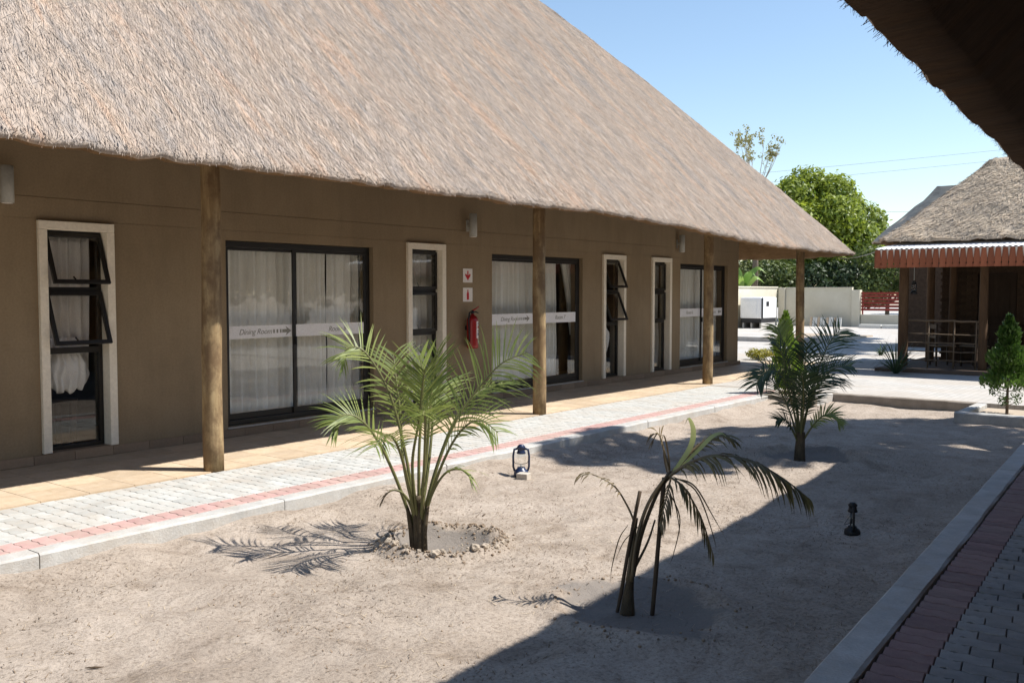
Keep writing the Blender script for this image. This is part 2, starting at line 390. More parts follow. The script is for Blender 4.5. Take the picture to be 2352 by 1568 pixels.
def build_sand():
    xs = np.concatenate([np.arange(-3, 1.5, .15), np.arange(1.5, 8.5, .028), np.arange(8.5, 15.4, .06)])
    ys = np.arange(-8.3, -3.0, .035)
    nx, ny = len(xs), len(ys)
    V = np.zeros((nx*ny, 3)); damp = np.zeros(nx*ny); k = 0
    for y in ys:
        for x in xs:
            V[k] = (x, y, sand_z(x, y))
            dm = 0
            for bx, by, br, rh in BASINS:
                d = math.hypot(x-bx, y-by)/br; d += .35*nz(x*2.3, y*2.3, bx)+.15*nz(x*6, y*6, by); dm = max(dm, 1-smoothstep(.45, 1.25, d))
            damp[k] = dm; k += 1
    i = np.arange(nx-1)[None, :]; j = np.arange(ny-1)[:, None]; a = (j*nx+i).ravel()
    F = np.stack([a, a+1, a+nx+1, a+nx], 1)
    me = np_mesh('garden_sand', V, F, 'sand'); at = me.attributes.new('damp', 'FLOAT', 'POINT'); at.data.foreach_set('value', damp.astype(np.float32))
    me.polygons.foreach_set('use_smooth', [True]*len(F))
    tag(link('garden_sand', me), kind='structure')
build_sand()

# kerbs ------------------------------------------------------------------
def kerb(p0, p1, w, m='concrete', z0=-.42, z1=.012, side=1):
    """a cast kerb from p0 to p1, its width w to the left (side 1) or right of that line, with slightly uneven arrises"""
    p0, p1 = Vector((*p0, 0)), Vector((*p1, 0)); d = p1-p0; L = d.length; d.normalize(); nrm = Vector((-d.y, d.x, 0))*side
    n = max(2, int(L/.12)); b = .014; mb = MB(); prof = [(0, z0), (0, z1-b), (b, z1), (w-b, z1), (w, z1-b), (w, z0)]
    for i in range(n+1):
        p = p0+d*(L*i/n)
        for q, (a, z) in enumerate(prof):
            jx = .0045*nz(p.x*3+q*9, p.y*3, q) if 0 < q < 5 else 0
            mb.v.append(tuple(p+nrm*(a+jx*2)+Vector((0, 0, z+jx))))
    k = len(prof)
    for i in range(n):
        for q in range(k-1): mb.f.append((i*k+q, (i+1)*k+q, (i+1)*k+q+1, i*k+q+1)); mb.mi.append(0)
    mb.f += [tuple(range(k)), tuple(n*k+q for q in reversed(range(k)))]; mb.mi += [0, 0]
    o = mb.build('kerb', m); tag(o, kind='structure'); return o
def kerb_run(p0, p1, w, n, **k):
    for i in range(n):
        a, b_ = i/n, (i+1)/n-.0005; f = lambda t, o: (p0[0]+(p1[0]-p0[0])*t, p0[1]+(p1[1]-p0[1])*t+o)
        o = random.uniform(-.004, .004); kerb(f(a, o), f(b_, o+random.uniform(-.003, .003)), w, z1=.012+random.uniform(-.0015, .0015), **k)
kerb_run((-3, -3.125), (14.33, -3.125), .165, 9)                                        # beside the lodge path
kerb((14.33, -3.87), (14.33, -2.96), .15, 'concrete_earthy_shade', side=-1)                               # front of the corner planter
kerb((14.485, -3.87), (15.20, -3.87), .15)                                       # its side
kerb((15.205, -6.0), (15.205, -2.96), .15, 'concrete_earthy_shade', side=-1)                              # end of the bed
kerb((14.0, -6.0), (15.20, -6.0), .15, side=-1)                                  # side of the far planter
kerb((13.995, right_kerb_y(14)+.01), (13.995, -6.0), .15, side=1)                # its front
kerb_run((-3, right_kerb_y(-3)), (13.83, right_kerb_y(13.83)), .18, 8, side=-1)         # beside the near walk
flat('planter_soil', [(14.15, -8), (15.2, -8), (15.2, -6.16), (14.15, -6.16)], -.05, 'bare_ground', .3)
flat('corner_planter_soil', [(14.49, -3.71), (15.2, -3.71), (15.2, -2.97), (14.49, -2.97)], -.05, 'bare_ground', .3)

# pavers -----------------------------------------------------------------
def paver_mesh(L, W, T=.03, m='paver_grey', zig=.014):
    """zig-zag interlocking block, long axis x, soft top arris"""
    top = []
    xs = [0, .25, .5, .75, 1.0]; g = .0014
    z = [0, zig, 0, zig, 0]
    lo = [(g+(L-2*g)*x, g+zz-zig/2) for x, zz in zip(xs, z)]; hi = [(g+(L-2*g)*x, W-g+zz-zig/2) for x, zz in zip(xs, z)]
    e = .010; lo[0] = (lo[0][0]+e*.5, lo[0][1]); hi[0] = (hi[0][0]-e*.5, hi[0][1]); lo[-1] = (lo[-1][0]+e*.5, lo[-1][1]); hi[-1] = (hi[-1][0]-e*.5, hi[-1][1])
    poly = lo+hi[::-1]; cx, cy = L/2, W/2; poly = [(a-cx, b-cy) for a, b in poly]
    n = len(poly); s = .93; mb = MB(); sy = 1-.005/W*1.4; sx = 1-.005/L*1.4
    mb.v = [(a, b, -T) for a, b in poly]+[(a, b, -.005) for a, b in poly]+[(a*sx, b*sy, 0) for a, b in poly]
    for r in (0, 1):
        for i in range(n): mb.f.append((r*n+i, r*n+(i+1) % n, (r+1)*n+(i+1) % n, (r+1)*n+i))
    # top as quads between the two zig-zag sides
    h = n//2
    for i in range(h-1): mb.f.append((2*n+i, 2*n+i+1, 2*n+n-2-i, 2*n+n-1-i))
    mb.mi = [0]*len(mb.f)
    return mb.mesh('paver', m)
def lay(parent, spots, mesh_of, keep, m_join, zj=.004):
    """spots: (x, y, z, angle, mesh); the `keep` nearest become parts, the rest one joined part"""
    spots.sort(key=lambda s: (s[0])**2+(s[1]+9.05)**2)
    for i, (x, y, z, a, me) in enumerate(spots[:keep]):
        o = link('paver', me, parent, (x, y, z+random.uniform(-zj, zj*.4)))
        o.rotation_euler = (random.uniform(-.012, .012), random.uniform(-.012, .012), a+random.uniform(-.012, .012))
    rest = spots[keep:]
    if rest:
        V = []; F = []; mi = []; mats = []
        for x, y, z, a, me in rest:
            nm = me.materials[0].name
            if nm not in mats: mats.append(nm)
            rot = Matrix.Translation((x, y, z+random.uniform(-zj, zj*.4))) @ Matrix.Rotation(a, 4, 'Z'); b = len(V)
            V += [rot @ v.co for v in me.vertices]
            for p in me.polygons: F.append(tuple(b+i for i in p.vertices)); mi.append(mats.index(nm))
        off = wl(parent); m2 = bpy.data.meshes.new('far_pavers'); m2.from_pydata([v-off for v in V], [], F)
        for nm in mats: m2.materials.append(M[nm])
        m2.polygons.foreach_set('material_index', mi); m2.update()
        tag(link('far_pavers', m2, parent), kind='stuff')
# path along the lodge: grey field, pink edge course
PL = .2075
pav_g = paver_mesh(PL, .112, m='paver_grey'); pav_h = paver_mesh(PL/2, .112, m='paver_grey', zig=.014); pav_p = paver_mesh(.22, .112, m='paver_pink')
path = tag(link('lodge_path', MB().box(-6, 15.36, -2.953, -1.645, -.06, -.0045).mesh('lodge_path', 'mortar')), kind='structure')
spots = []
x = 1.6
c = 0
while x < 15.3:
    if c % 2 == 0:
        for r in range(5): spots.append((x, -1.655-PL*(r+.5), 0, math.pi/2, pav_g))
    else:
        spots.append((x, -1.655-PL*.25, 0, math.pi/2, pav_h))
        for r in range(4): spots.append((x, -1.655-PL*(r+1), 0, math.pi/2, pav_g))
        spots.append((x, -1.655-PL*4.75, 0, math.pi/2, pav_h))
    spots.append((x, -2.81, .001, math.pi/2, pav_p)); x += .1135; c += 1
near = [s for s in spots if s[0] < 15.2]
lay(path, near, None, 300, None, zj=.002)
# near walk in the shade of the eave: maroon edge course, grey field
npath = tag(link('near_walk', MB().box(1.0, 15.355, -12, -8.9, -.06, -.03).mesh('near_walk', 'mortar')), kind='structure')
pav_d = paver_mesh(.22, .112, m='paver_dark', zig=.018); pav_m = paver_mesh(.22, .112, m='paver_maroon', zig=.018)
spots = []; ang = math.atan(KSLOPE); ca, sa = math.cos(ang), math.sin(ang)
x0, y0 = 3.4, yr(3.4)-.004
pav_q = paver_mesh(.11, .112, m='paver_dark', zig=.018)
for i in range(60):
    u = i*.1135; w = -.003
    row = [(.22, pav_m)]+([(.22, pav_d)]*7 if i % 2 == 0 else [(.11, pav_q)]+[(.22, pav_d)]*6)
    for L_, me_ in row:
        px, py = x0+u*ca-(w-L_/2)*sa, y0+u*sa+(w-L_/2)*ca; w -= L_+.0015
        if py < -9.6 or px > 11: continue
        spots.append((px, py, -.002, ang+math.pi/2, me_))
lay(npath, spots, None, 300, None, zj=.005)

# tiled verandah ---------------------------------------------------------
ver = MB().box(-4, 22.0, -1.635, .02, -.4, -.006)
verandah = tag(ver.build('verandah_floor', 'grout', at=(0, 0, 0)), kind='structure')
tile_me = MB().box(-.197, .197, -.197, .197, -.006, .004).mesh('tile', 'tile')
for i in range(48):
    for j in range(4):
        X = 2.9+i*.4
        if X > 21.8: continue
        o = link('tile', tile_me, verandah, (X, -.22-j*.4, random.uniform(-.0008, .0008))); o.rotation_euler = (random.uniform(-.002, .002), random.uniform(-.002, .002), random.choice((0, math.pi/2, math.pi)))

# ================================================================== THATCHED ROOFS
class Roof:
    """hipped thatch over a rounded rectangle; rings at distance t in from the eave"""
    def __init__(s, cx, cy, a, b, r0, ze, pitch, ts, nx=120, ny=60, nc=10, rmin=.35, dz=None, rough=1.0, rot=0, seed=0):
        s.c = (cx, cy); s.rot = rot; s.nx, s.ny, s.nc = nx, ny, nc; s.ts = ts; s.pitch = pitch
        P = []
        for t in ts:
            A, B = a-t, b-t; r = max(min(max(r0*(1-t/5), rmin), A-.005, B-.005), .002); ring = []
            for k in range(nx): ring.append((-A+r+(2*A-2*r)*k/(nx-1), -B))
            for k in range(1, nc+1): q = -math.pi/2+math.pi/2*k/(nc+1); ring.append((A-r+r*math.cos(q), -B+r+r*math.sin(q)))
            for k in range(ny): ring.append((A, -B+r+(2*B-2*r)*k/(ny-1)))
            for k in range(1, nc+1): q = math.pi/2*k/(nc+1); ring.append((A-r+r*math.cos(q), B-r+r*math.sin(q)))
            for k in range(nx): ring.append((A-r-(2*A-2*r)*k/(nx-1), B))
            for k in range(1, nc+1): q = math.pi/2+math.pi/2*k/(nc+1); ring.append((-A+r+r*math.cos(q), B-r+r*math.sin(q)))
            for k in range(ny): ring.append((-A, B-r-(2*B-2*r)*k/(ny-1)))
            for k in range(1, nc+1): q = math.pi+math.pi/2*k/(nc+1); ring.append((-A+r+r*math.cos(q), -B+r+r*math.sin(q)))
            row = []
            for x, y in ring:
                X, Y = x+cx, y+cy
                if rot: X, Y = cx+x*math.cos(rot)-y*math.sin(rot), cy+x*math.sin(rot)+y*math.cos(rot)
                z = ze+pitch*t+(dz(X)*math.exp(-t/1.1) if dz else 0)
                z += rough*(.035*nz(X*.9, Y*.9, t+seed)+.022*nz(X*3.1, Y*1.4, seed)+.012*nz(X*9, Y*4, t*3))
                if t < .02: z += rough*.03*nz(X*4.5, Y*4.5, 7+seed)
                row.append((X, Y, z))
            P.append(row)
        s.P = np.array(P); s.n = s.P.shape[1]
    def mesh(s, name, mats, off, lip=.24, under=None, close=True):
        K, n = s.P.shape[:2]; V = list(s.P.reshape(-1, 3)); F = []; mi = []
        for k in range(K-1):
            for i in range(n): F.append((k*n+i, k*n+(i+1) % n, (k+1)*n+(i+1) % n, (k+1)*n+i)); mi.append(0)
        # cut underside of the eave, then the inner slope
        base = s.P[0]; inward = unit((s.P[1]-s.P[0])*np.array([1, 1, 0]))
        rows = []
        tt = np.array(s.ts)
        u_ = under or 2.6
        for d in (.03, lip, lip+(u_-lip)*.33, lip+(u_-lip)*.66, u_):
            k = min(max(int(np.searchsorted(tt, d))-1, 0), K-2); f = (d-tt[k])/(tt[k+1]-tt[k])
            r = s.P[k]*(1-f)+s.P[k+1]*f
            r[:, 2] = base[:, 2]-.035 if d < .1 else (base[:, 2]-.02 if d <= lip else r[:, 2]-lip*s.pitch-.03)
            r[:, 2] += np.array([.012*nz(p[0]*8, p[1]*8, d) for p in r]); rows.append(r)
        b0 = len(V)
        for r in rows: V += list(r)
        idx = [0]+[b0+q*n for q in range(len(rows))]
        for q in range(len(rows)):
            a, c = idx[q], idx[q+1]
            for i in range(n): F.append((a+(i+1) % n, a+i, c+i, c+(i+1) % n)); mi.append(0 if q == 0 else 1)
        V = np.array(V)-np.array(off)
        tint = .5+.0*V[:, 0]
        me = np_mesh(name, V, np.array(F), mats, tint, mi)
        me.polygons.foreach_set('use_smooth', [True]*len(F)); return me
    def straw(s, name, mat, off, count, irange, trange, L=(.12, .30), W=(.0045, .008), jit=.22, lift=.03, fringe=0, flen=(.05, .13), xr=None, tv=.15):
        K, n = s.P.shape[:2]; ts = np.array(s.ts)
        def sample(i, t):
            k = np.clip(np.searchsorted(ts, t)-1, 0, K-2); ft = ((t-ts[k])/(ts[k+1]-ts[k]))[:, None]
            i0 = np.floor(i).astype(int) % n; i1 = (i0+1) % n; fi = (i-np.floor(i))[:, None]
            lo = s.P[k, i0]*(1-fi)+s.P[k, i1]*fi; hi = s.P[k+1, i0]*(1-fi)+s.P[k+1, i1]*fi
            return lo*(1-ft)+hi*ft, unit(lo-hi), unit(s.P[k, i1]-s.P[k, i0])
        i = rng.uniform(irange[0], irange[1], count); t = rng.uniform(trange[0], trange[1], count)
        ln = rng.uniform(*L, count); lf = rng.uniform(0, lift, count)
        if fringe:
            i = np.concatenate([i, rng.uniform(irange[0], irange[1], fringe)]); t = np.concatenate([t, rng.uniform(.0, .05, fringe)])
            ln = np.concatenate([ln, rng.uniform(*flen, fringe)]); lf = np.concatenate([lf, rng.uniform(-.06, .03, fringe)])
        P, D, S = sample(i, t); N = unit(np.cross(S, -D)); N[N[:, 2] < 0] *= -1
        if xr is not None:
            kp = (P[:, 0] > xr[0]) & (P[:, 0] < xr[1]); P, D, S, N, ln, lf, t = P[kp], D[kp], S[kp], N[kp], ln[kp], lf[kp], t[kp]
        m = len(P)
        a = rng.normal(0, jit, m)[:, None]; D2 = unit(D*np.cos(a)+S*np.sin(a)); S2 = unit(np.cross(D2, N))
        w = rng.uniform(*W, m)[:, None]; l = ln[:, None]
        base = P-D2*l*.5+N*.002; tip = P+D2*l*.5+N*(lf[:, None]+.004)
        V = np.stack([base-S2*w, base+S2*w, tip+S2*w*.5, tip-S2*w*.5], 1).reshape(-1, 3)-np.array(off)
        tint = np.repeat(np.clip(rng.normal(.52, tv, m), 0, 1), 4)
        return np_mesh(name, V, np.arange(4*m).reshape(-1, 4), mat, tint)

# ================================================================== THE LODGE
lodge = thing('thatched_lodge', (8, 0, 0), 'long brown lodge under a big thatched roof, with poles, sliding doors and narrow windows', 'building')
LO = wl(lodge)
def eave_dz(x): return .10-.22*smoothstep(10, 18, x)
ts = [0, .06, .16, .3]+[.3+.2*k for k in range(1, 33)]+[6.95]
roof = Roof(9.0, 4.6, 13.0, 7.02, 1.5, 2.62, .98, ts, nx=230, ny=90, nc=14, dz=eave_dz)
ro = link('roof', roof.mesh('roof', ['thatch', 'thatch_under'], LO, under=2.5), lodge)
st = link('thatch_straw', roof.straw('thatch_straw', 'thatch', LO, 290000, (12, 300), (0.02, 6.6), L=(.08, .22), W=(.002, .0042), jit=.28, lift=.014, fringe=9000, flen=(.02, .07), xr=(-.5, 30)), ro)
tag(st, kind='stuff')

WIN = [(4.29, 5.05), (9.29, 10.07), (14.30, 15.08), (16.07, 16.86)]; DOOR = [(6.39, 8.67, 7.44), (11.16, 13.67, 12.42), (17.28, 19.52, 18.42)]
HOLES = [(a, b, .10, 2.34) for a, b in WIN]+[(a, b, .12, 2.245) for a, b, c in DOOR]
xb = sorted({-3.2, 20.1} | {h[0] for h in HOLES} | {h[1] for h in HOLES}); zb = [-.05, .10, .12, 2.245, 2.34, 2.352, 2.356, 2.556, 2.562, 4.75]
mb = MB()
for i in range(len(xb)-1):
    for k in range(len(zb)-1):
        xm, zm = (xb[i]+xb[i+1])/2, (zb[k]+zb[k+1])/2
        if any(h[0] < xm < h[1] and h[2] < zm < h[3] for h in HOLES): continue
        g = .007 if zb[k] in (2.556,) else (.004 if zb[k] == 2.352 else 0)
        mb.box(xb[i], xb[i+1], g, .25, zb[k], zb[k+1])
mb.box(19.85, 20.1, .25, 9.2, -.05, 4.75); mb.box(-3.2, -2.95, .25, 9.2, -.05, 4.75); mb.box(-3.2, 20.1, 9.2, 9.45, -.05, 4.75)
mb.build('wall', 'wall_paint', lodge)
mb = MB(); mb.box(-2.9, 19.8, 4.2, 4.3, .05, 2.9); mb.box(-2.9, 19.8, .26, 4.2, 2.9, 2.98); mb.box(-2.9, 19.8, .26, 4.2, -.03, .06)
for X in (5.75, 10.75, 15.6): mb.box(X, X+.1, .26, 4.2, .06, 2.9)  # unseen partition walls added to keep the interior dark
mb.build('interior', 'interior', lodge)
# skirting tiles, one by one
sk_me = {}
X = 2.6
while X < 20.05:
    w = .398
    cut = [d for d in DOOR if d[0]-.01 < X+w/2 < d[1]+.01]
    o = link('skirting_tile', sk_me.setdefault('a', MB().box(-.197, .197, -.022, -.002, .006, .092).mesh('skirting_tile', 'skirting_tile')), lodge, (X+.2, 0, random.uniform(-.001, .001)))
    if X+.4 > 20.08: break
    X += .4
# roof poles
def pole(x, y, r, h, seed, parent, m='post_wood', name='post'):
    pts = []; rad = []
    for i in range(13):
        z = -.02+h*i/12; pts.append((x+.018*nz(z*.6, seed, 1), y+.018*nz(z*.6, seed, 5), z)); rad.append(r*(1.03-.08*i/12+.05*nz(z*1.7, seed, 9)))
    return MB().tube(pts, rad, 18).build(name, m, parent, smooth=True)
for i, X in enumerate((.02, 5.13, 10.24, 15.5, 19.95)): pole(X, -1.56 if X < 15 else -1.5, .09, 3.22, i*3.3, lodge)
mb = MB()
for i in range(5):
    pts = [(-.5+20.9*k/14, -1.53+.02*nz(k, i), 3.235+.012*nz(k*2, i, 3)) for k in range(15)]
mb.tube(pts, .07, 10).build('beam', 'post_wood', lodge, smooth=True)
MB().tube([(19.95, -1.5, 3.24), (20.35, 1, 3.25), (20.6, 3.5, 3.24)], .06, 10).build('beam', 'post_wood', lodge, smooth=True)

# ---- lettering
def text_mesh(body, size, shear=.32):
    c = bpy.data.curves.new('lettering', 'FONT'); c.body = body; c.size = size; c.shear = shear; c.extrude = .0006; c.resolution_u = 3; c.align_x = 'CENTER'; c.space_character = .95
    o = bpy.data.objects.new('tmp', c); COL.objects.link(o); dg = bpy.context.evaluated_depsgraph_get(); dg.update()
    me = bpy.data.meshes.new_from_object(o.evaluated_get(dg)); bpy.data.objects.remove(o); bpy.data.curves.remove(c)
    return me
def lettering(body, size, xc, y, z, parent, m='ink', axis='x', shear=.32):
    me = text_mesh(body, size, shear); me.materials.clear(); me.materials.append(M[m])
    # stands upright, reading along +x (wall facing -y) or along -y (wall facing -x)
    mat = Matrix.Rotation(math.pi/2, 4, 'X') if axis == 'x' else Matrix.Rotation(-math.pi/2, 4, 'Z') @ Matrix.Rotation(math.pi/2, 4, 'X')
    me.transform(mat); return link('lettering', me, parent, (xc, y, z))
def arrow(xc, y, z, h, parent, flip=1, bars=3, axis='x', m='ink'):
    mb = MB(); head = [(.0, h*.5), (h*.75, 0), (0, -h*.5), (.02, -h*.17), (-.05, -h*.17), (-.05, h*.17), (.02, h*.17)]
    def P(a): return a
    polys = [head]+[[(-.085-.05*q, h*.19), (-.062-.05*q, h*.19), (-.062-.05*q, -h*.19), (-.085-.05*q, -h*.19)] for q in range(bars)]
    for k, p in enumerate(polys):
        mb = MB()
        if axis == 'x': mb.prism([(xc+flip*a, z+b) for a, b in p], 'y', y-.0008, y+.0008)
        else: mb.prism([(xc-flip*a, z+b) for a, b in p], 'x', y-.0008, y+.0008)
        mb.build('arrow' if k == 0 else 'arrow_bar', m, parent)

# ---- sliding doors
DTXT = [('Dining Room', 1, 'Room 8', 0), ('Dining Room', 1, 'Room 7', 0), ('Room 6', 0, 'Dining Room', -1)]
for di, (a, b, c) in enumerate(DOOR):
    t, ya, yb, z0, z1 = .055, .07, .125, .125, 2.24
    mb = MB(); mb.box(a+.002, a+t, ya, yb, z0, z1); mb.box(b-t, b-.002, ya, yb, z0, z1); mb.box(a+t, b-t, ya, yb, z1-t-.01, z1); mb.box(a+t, b-t, ya, yb, z0, z0+t)
    door = mb.build('sliding_door', 'black_frame', lodge, bevel=.004)
    # the two leaves: the right one runs in front
    for lx0, lx1, y0 in ((a+t+.002, c+.035, .10), (c-.045, b-t-.002, .076)):
        s = .045; y1 = y0+.022; zz0, zz1 = z0+t+.002, z1-t-.012
        mb = MB(); mb.box(lx0, lx0+s, y0, y1, zz0, zz1); mb.box(lx1-s, lx1, y0, y1, zz0, zz1); mb.box(lx0+s, lx1-s, y0, y1, zz1-s*.8, zz1); mb.box(lx0+s, lx1-s, y0, y1, zz0, zz0+.07)
        mb.build('leaf_frame', 'black_frame', door, bevel=.003)
        MB().box(lx0+s-.004, lx1-s+.004, y0+.008, y0+.013, zz0+.066, zz1-s*.8+.004).build('pane', 'glass', door)
        bz0, bz1 = (1.115, 1.262) if di == 0 else (1.145, 1.315)
        first = lx0 < c-.2
        e0, e1 = lx0+s+.004, lx1-s-.004
        MB().box(e0, e1, y0+.004, y0+.0065, bz0, bz1).build('glass_band', 'band', door)
        txt = DTXT[di][0 if first else 2]; ar = DTXT[di][1 if first else 3]; mid = (e0+e1)/2; zt = (bz0+bz1)/2-.028
        if ar == 1:
            lettering(txt, .092, mid-.10, y0+.003, zt, door); arrow(mid+.34, y0+.003, (bz0+bz1)/2, .115, door)
        elif ar == -1:
            lettering(txt, .092, mid-.06, y0+.003, zt, door); arrow(mid+.36, y0+.003, (bz0+bz1)/2, .10, door, flip=-1, bars=1)
        else:
            lettering(txt, .095, mid+.1 if not first else mid, y0+.003, zt, door)
    MB().box(c-.03, c-.015, .045, .075, 1.02, 1.12).build('handle', 'black_metal', door, bevel=.003)
    MB().box(a-.01, b+.01, -.028, .069, .098, .118).build('door_sill', 'concrete', door, bevel=.004)

# ---- narrow windows with white surrounds
def ring_frame(mb, x0, x1, z0, z1, y0, y1, t):
    mb.box(x0, x0+t, y0, y1, z0, z1); mb.box(x1-t, x1, y0, y1, z0, z1); mb.box(x0+t, x1-t, y0, y1, z0, z0+t); mb.box(x0+t, x1-t, y0, y1, z1-t, z1)
for wi, (a, b) in enumerate(WIN):
    t = .083
    mb = MB(); mb.box(a+.001, a+t, -.042, .15, .102, 2.339-t); mb.box(b-t, b-.001, -.042, .15, .102, 2.339-t); mb.box(a+.001, b-.001, -.042, .15, 2.339-t, 2.339)
    win = mb.build('window', 'white_trim', lodge, bevel=.006)
    x0, x1, z0, z1 = a+t, b-t, .104, 2.256
    MB().box(a+t+.001, b-t-.001, -.02, .15, .088, .1035).build('window_sill', 'skirting_tile', win)
    mb = MB(); ring_frame(mb, x0+.001, x1-.001, z0, z1-.001, .088, .135, .04)
    mb.box(x0+.041, x1-.041, .088, .135, 1.645, 1.705); mb.box(x0+.041, x1-.041, .088, .135, 1.05, 1.11)
    mb.build('frame', 'black_frame', win, bevel=.003)
    MB().box(x0+.038, x1-.038, .108, .113, .142, 1.052).build('pane', 'glass', win)
    for sz0, sz1, half in ((1.708, 2.214, 0), (1.113, 1.642, 1)):
        op = math.radians((21, 0, 22, 0)[wi]); h = sz1-sz0
        def rot(p):   # hinge along the top edge, swinging out
            y, z = p[1]-.085, p[2]-sz1
            return (p[0], .085+y*math.cos(op)+z*math.sin(op), sz1-y*math.sin(op)+z*math.cos(op))
        xa, xz = x0+.012, x1-.012
        mb = MB(); ring_frame(mb, xa, xz, sz0-.01, sz1+.012, .052, .085, .038); mb.v = [rot(v) for v in mb.v]; mb.build('sash', 'black_frame', win, bevel=.003)
        mb = MB(); mb.box(xa+.036, xz-.036, .066, .071, sz0+.026, sz1-.024); mb.v = [rot(v) for v in mb.v]; mb.build('pane', 'glass', win)
        mb = MB(); xm = (xa+xz)/2; mb.tube([(xm-.01, .092, sz0+.005), (xm-.012, .115, sz0+.012), (xm-.05, .12, sz0+.085)], .008, 6); mb.v = [rot(v) for v in mb.v]; mb.build('handle', 'black_metal' if wi != 1 else 'lamp_metal', win, smooth=True)

# ---- curtains
def curtain(x0, x1, z0, z1, y, label, seed, folds=9, amp=.045, group=None, shape=None, m='fabric'):
    nx, nzv = max(8, int((x1-x0)/.012)), 22; mb = MB()
    for k in range(nzv+1):
        fz = k/nzv; z = z0+(z1-z0)*fz
        for i in range(nx+1):
            fx = i/nx; x = x0+(x1-x0)*fx
            ph = folds*2*math.pi*fx+2.2*nz(fx*4, seed, .3)*1.4
            yy = y+amp*(.45+.55*(1-fz*.4))*math.sin(ph)+.25*amp*math.sin(2.3*ph+seed)+.02*nz(x*3, z*2, seed)
            xx, zz = x+.01*nz(x*5, z*1.5, seed+4), z
            if shape: xx, yy, zz = shape(fx, fz, xx, yy, zz)
            mb.v.append((xx, yy, zz))
    for k in range(nzv):
        for i in range(nx): mb.f.append((k*(nx+1)+i, k*(nx+1)+i+1, (k+1)*(nx+1)+i+1, (k+1)*(nx+1)+i)); mb.mi.append(0)
    o = mb.build('curtain', m, None, smooth=True, fix=False); tag(o, label, 'curtain', group)
    sd = o.modifiers.new('thickness', 'SOLIDIFY'); sd.thickness = .003
    return o
G = 'curtains behind the glass'
curtain(6.42, 7.56, .17, 2.22, .31, 'sheer curtain behind the left pane of the sliding door nearest the camera', 1, 9, group=G)
curtain(7.58, 8.10, .17, 2.22, .31, 'sheer curtain just right of the mullion in the sliding door nearest the camera', 2, 6, group=G)
curtain(8.135, 8.85, .17, 2.22, .31, 'sheer curtain at the right edge of the sliding door nearest the camera', 3, 5, group=G)
curtain(11.2, 12.66, .17, 2.22, .31, 'curtain behind the left pane of the middle sliding door, beside the fire extinguisher', 4, 10, group=G)
curtain(12.70, 13.27, .17, 2.22, .31, 'curtain left of the dark gap in the middle sliding door', 5, 6, group=G)
def swept(fx, fz, x, y, z):      # pulled aside to the right jamb lower down
    return (x+(1-fx)*.36*(1-fz)**.8+.0, y, z)
curtain(13.42, 13.95, .9, 2.22, .31, 'curtain swept aside at the right edge of the middle sliding door', 6, 5, group=G, shape=swept)
curtain(17.35, 18.85, .17, 2.22, .31, 'curtain behind the left pane of the farthest sliding door', 7, 10, group=G)
curtain(18.88, 19.52, .17, 2.22, .31, 'curtain behind the right pane of the farthest sliding door', 8, 7, group=G)
def gathered(fx, fz, x, y, z):   # bundled up over the sill bar, bulging out at the bottom
    w = math.exp(-((fz-.13)/.16)**2); mid = .5
    return (x-.06*(1-fz)*(fx-.15)-.05*w*0, y+.05-.11*w*math.sin(math.pi*min(fx*1.05, 1)), z-.10*math.sin(fx*9)*math.exp(-fz*9)*.35-.14*fx*(1-fx)*math.exp(-fz*12)+.16*max(0, fx-.72)*math.exp(-fz*6)*3)
curtain(4.38, 4.97, .78, 2.22, .27, 'white curtain bunched up inside the open window nearest the camera', 9, 6, .045, G, gathered, 'bunched_fabric')
curtain(9.40, 10.14, .15, 2.22, .31, 'curtain hanging inside the closed window left of the fire extinguisher', 10, 6, group=G)
curtain(14.5, 14.92, .62, 2.22, .28, 'pale curtain bunched up inside the open window beyond the middle sliding door', 11, 5, .045, G, gathered, 'bunched_fabric')
curtain(16.3, 16.86, .15, 2.22, .31, 'narrow curtain inside the closed window before the farthest sliding door', 12, 4, group=G)
def bundle(x0, x1, z0, z1, y, label, seed):
    n, m_ = 46, 26; mb = MB()
    for k in range(m_+1):
        v = k/m_; z = z0+(z1-z0)*v; w = .62+.38*math.sin(math.pi*min(v*1.15+.12, 1))
        for i in range(n+1):
            u = i/n; x = (x0+x1)/2+(u-.5)*(x1-x0)*w+.02*nz(u*5, v*4, seed)
            bulge = math.sin(math.pi*u)**.6*math.sin(math.pi*min(v*.9+.12, 1))
            yy = y-.085*bulge-.018*math.sin(u*38+3*nz(u*3, v*3, seed))*(1-.6*v)-.02*nz(u*9, v*6, seed)
            zz = z-.016*math.sin(u*21+seed)*(1-v)**3-.02*nz(u*7, 1, seed)*(1-v)**2-.05*(1-v)**2*math.sin(math.pi*u)
            mb.v.append((x, yy, zz))
    for k in range(m_):
        for i in range(n): a = k*(n+1)+i; mb.f.append((a, a+1, a+n+2, a+n+1)); mb.mi.append(0)
    o = mb.build('cloth_bundle', 'bunched_fabric', None, smooth=True, fix=False); tag(o, label, 'cloth', 'bundled curtain hems')
    o.modifiers.new('thickness', 'SOLIDIFY').thickness = .004
bundle(4.40, 4.90, .70, 1.20, .24, 'white cloth bundled low in the open window nearest the camera', 2)
bundle(14.52, 14.90, .60, 1.15, .25, 'white cloth bundled low in the open window beyond the middle sliding door', 5)
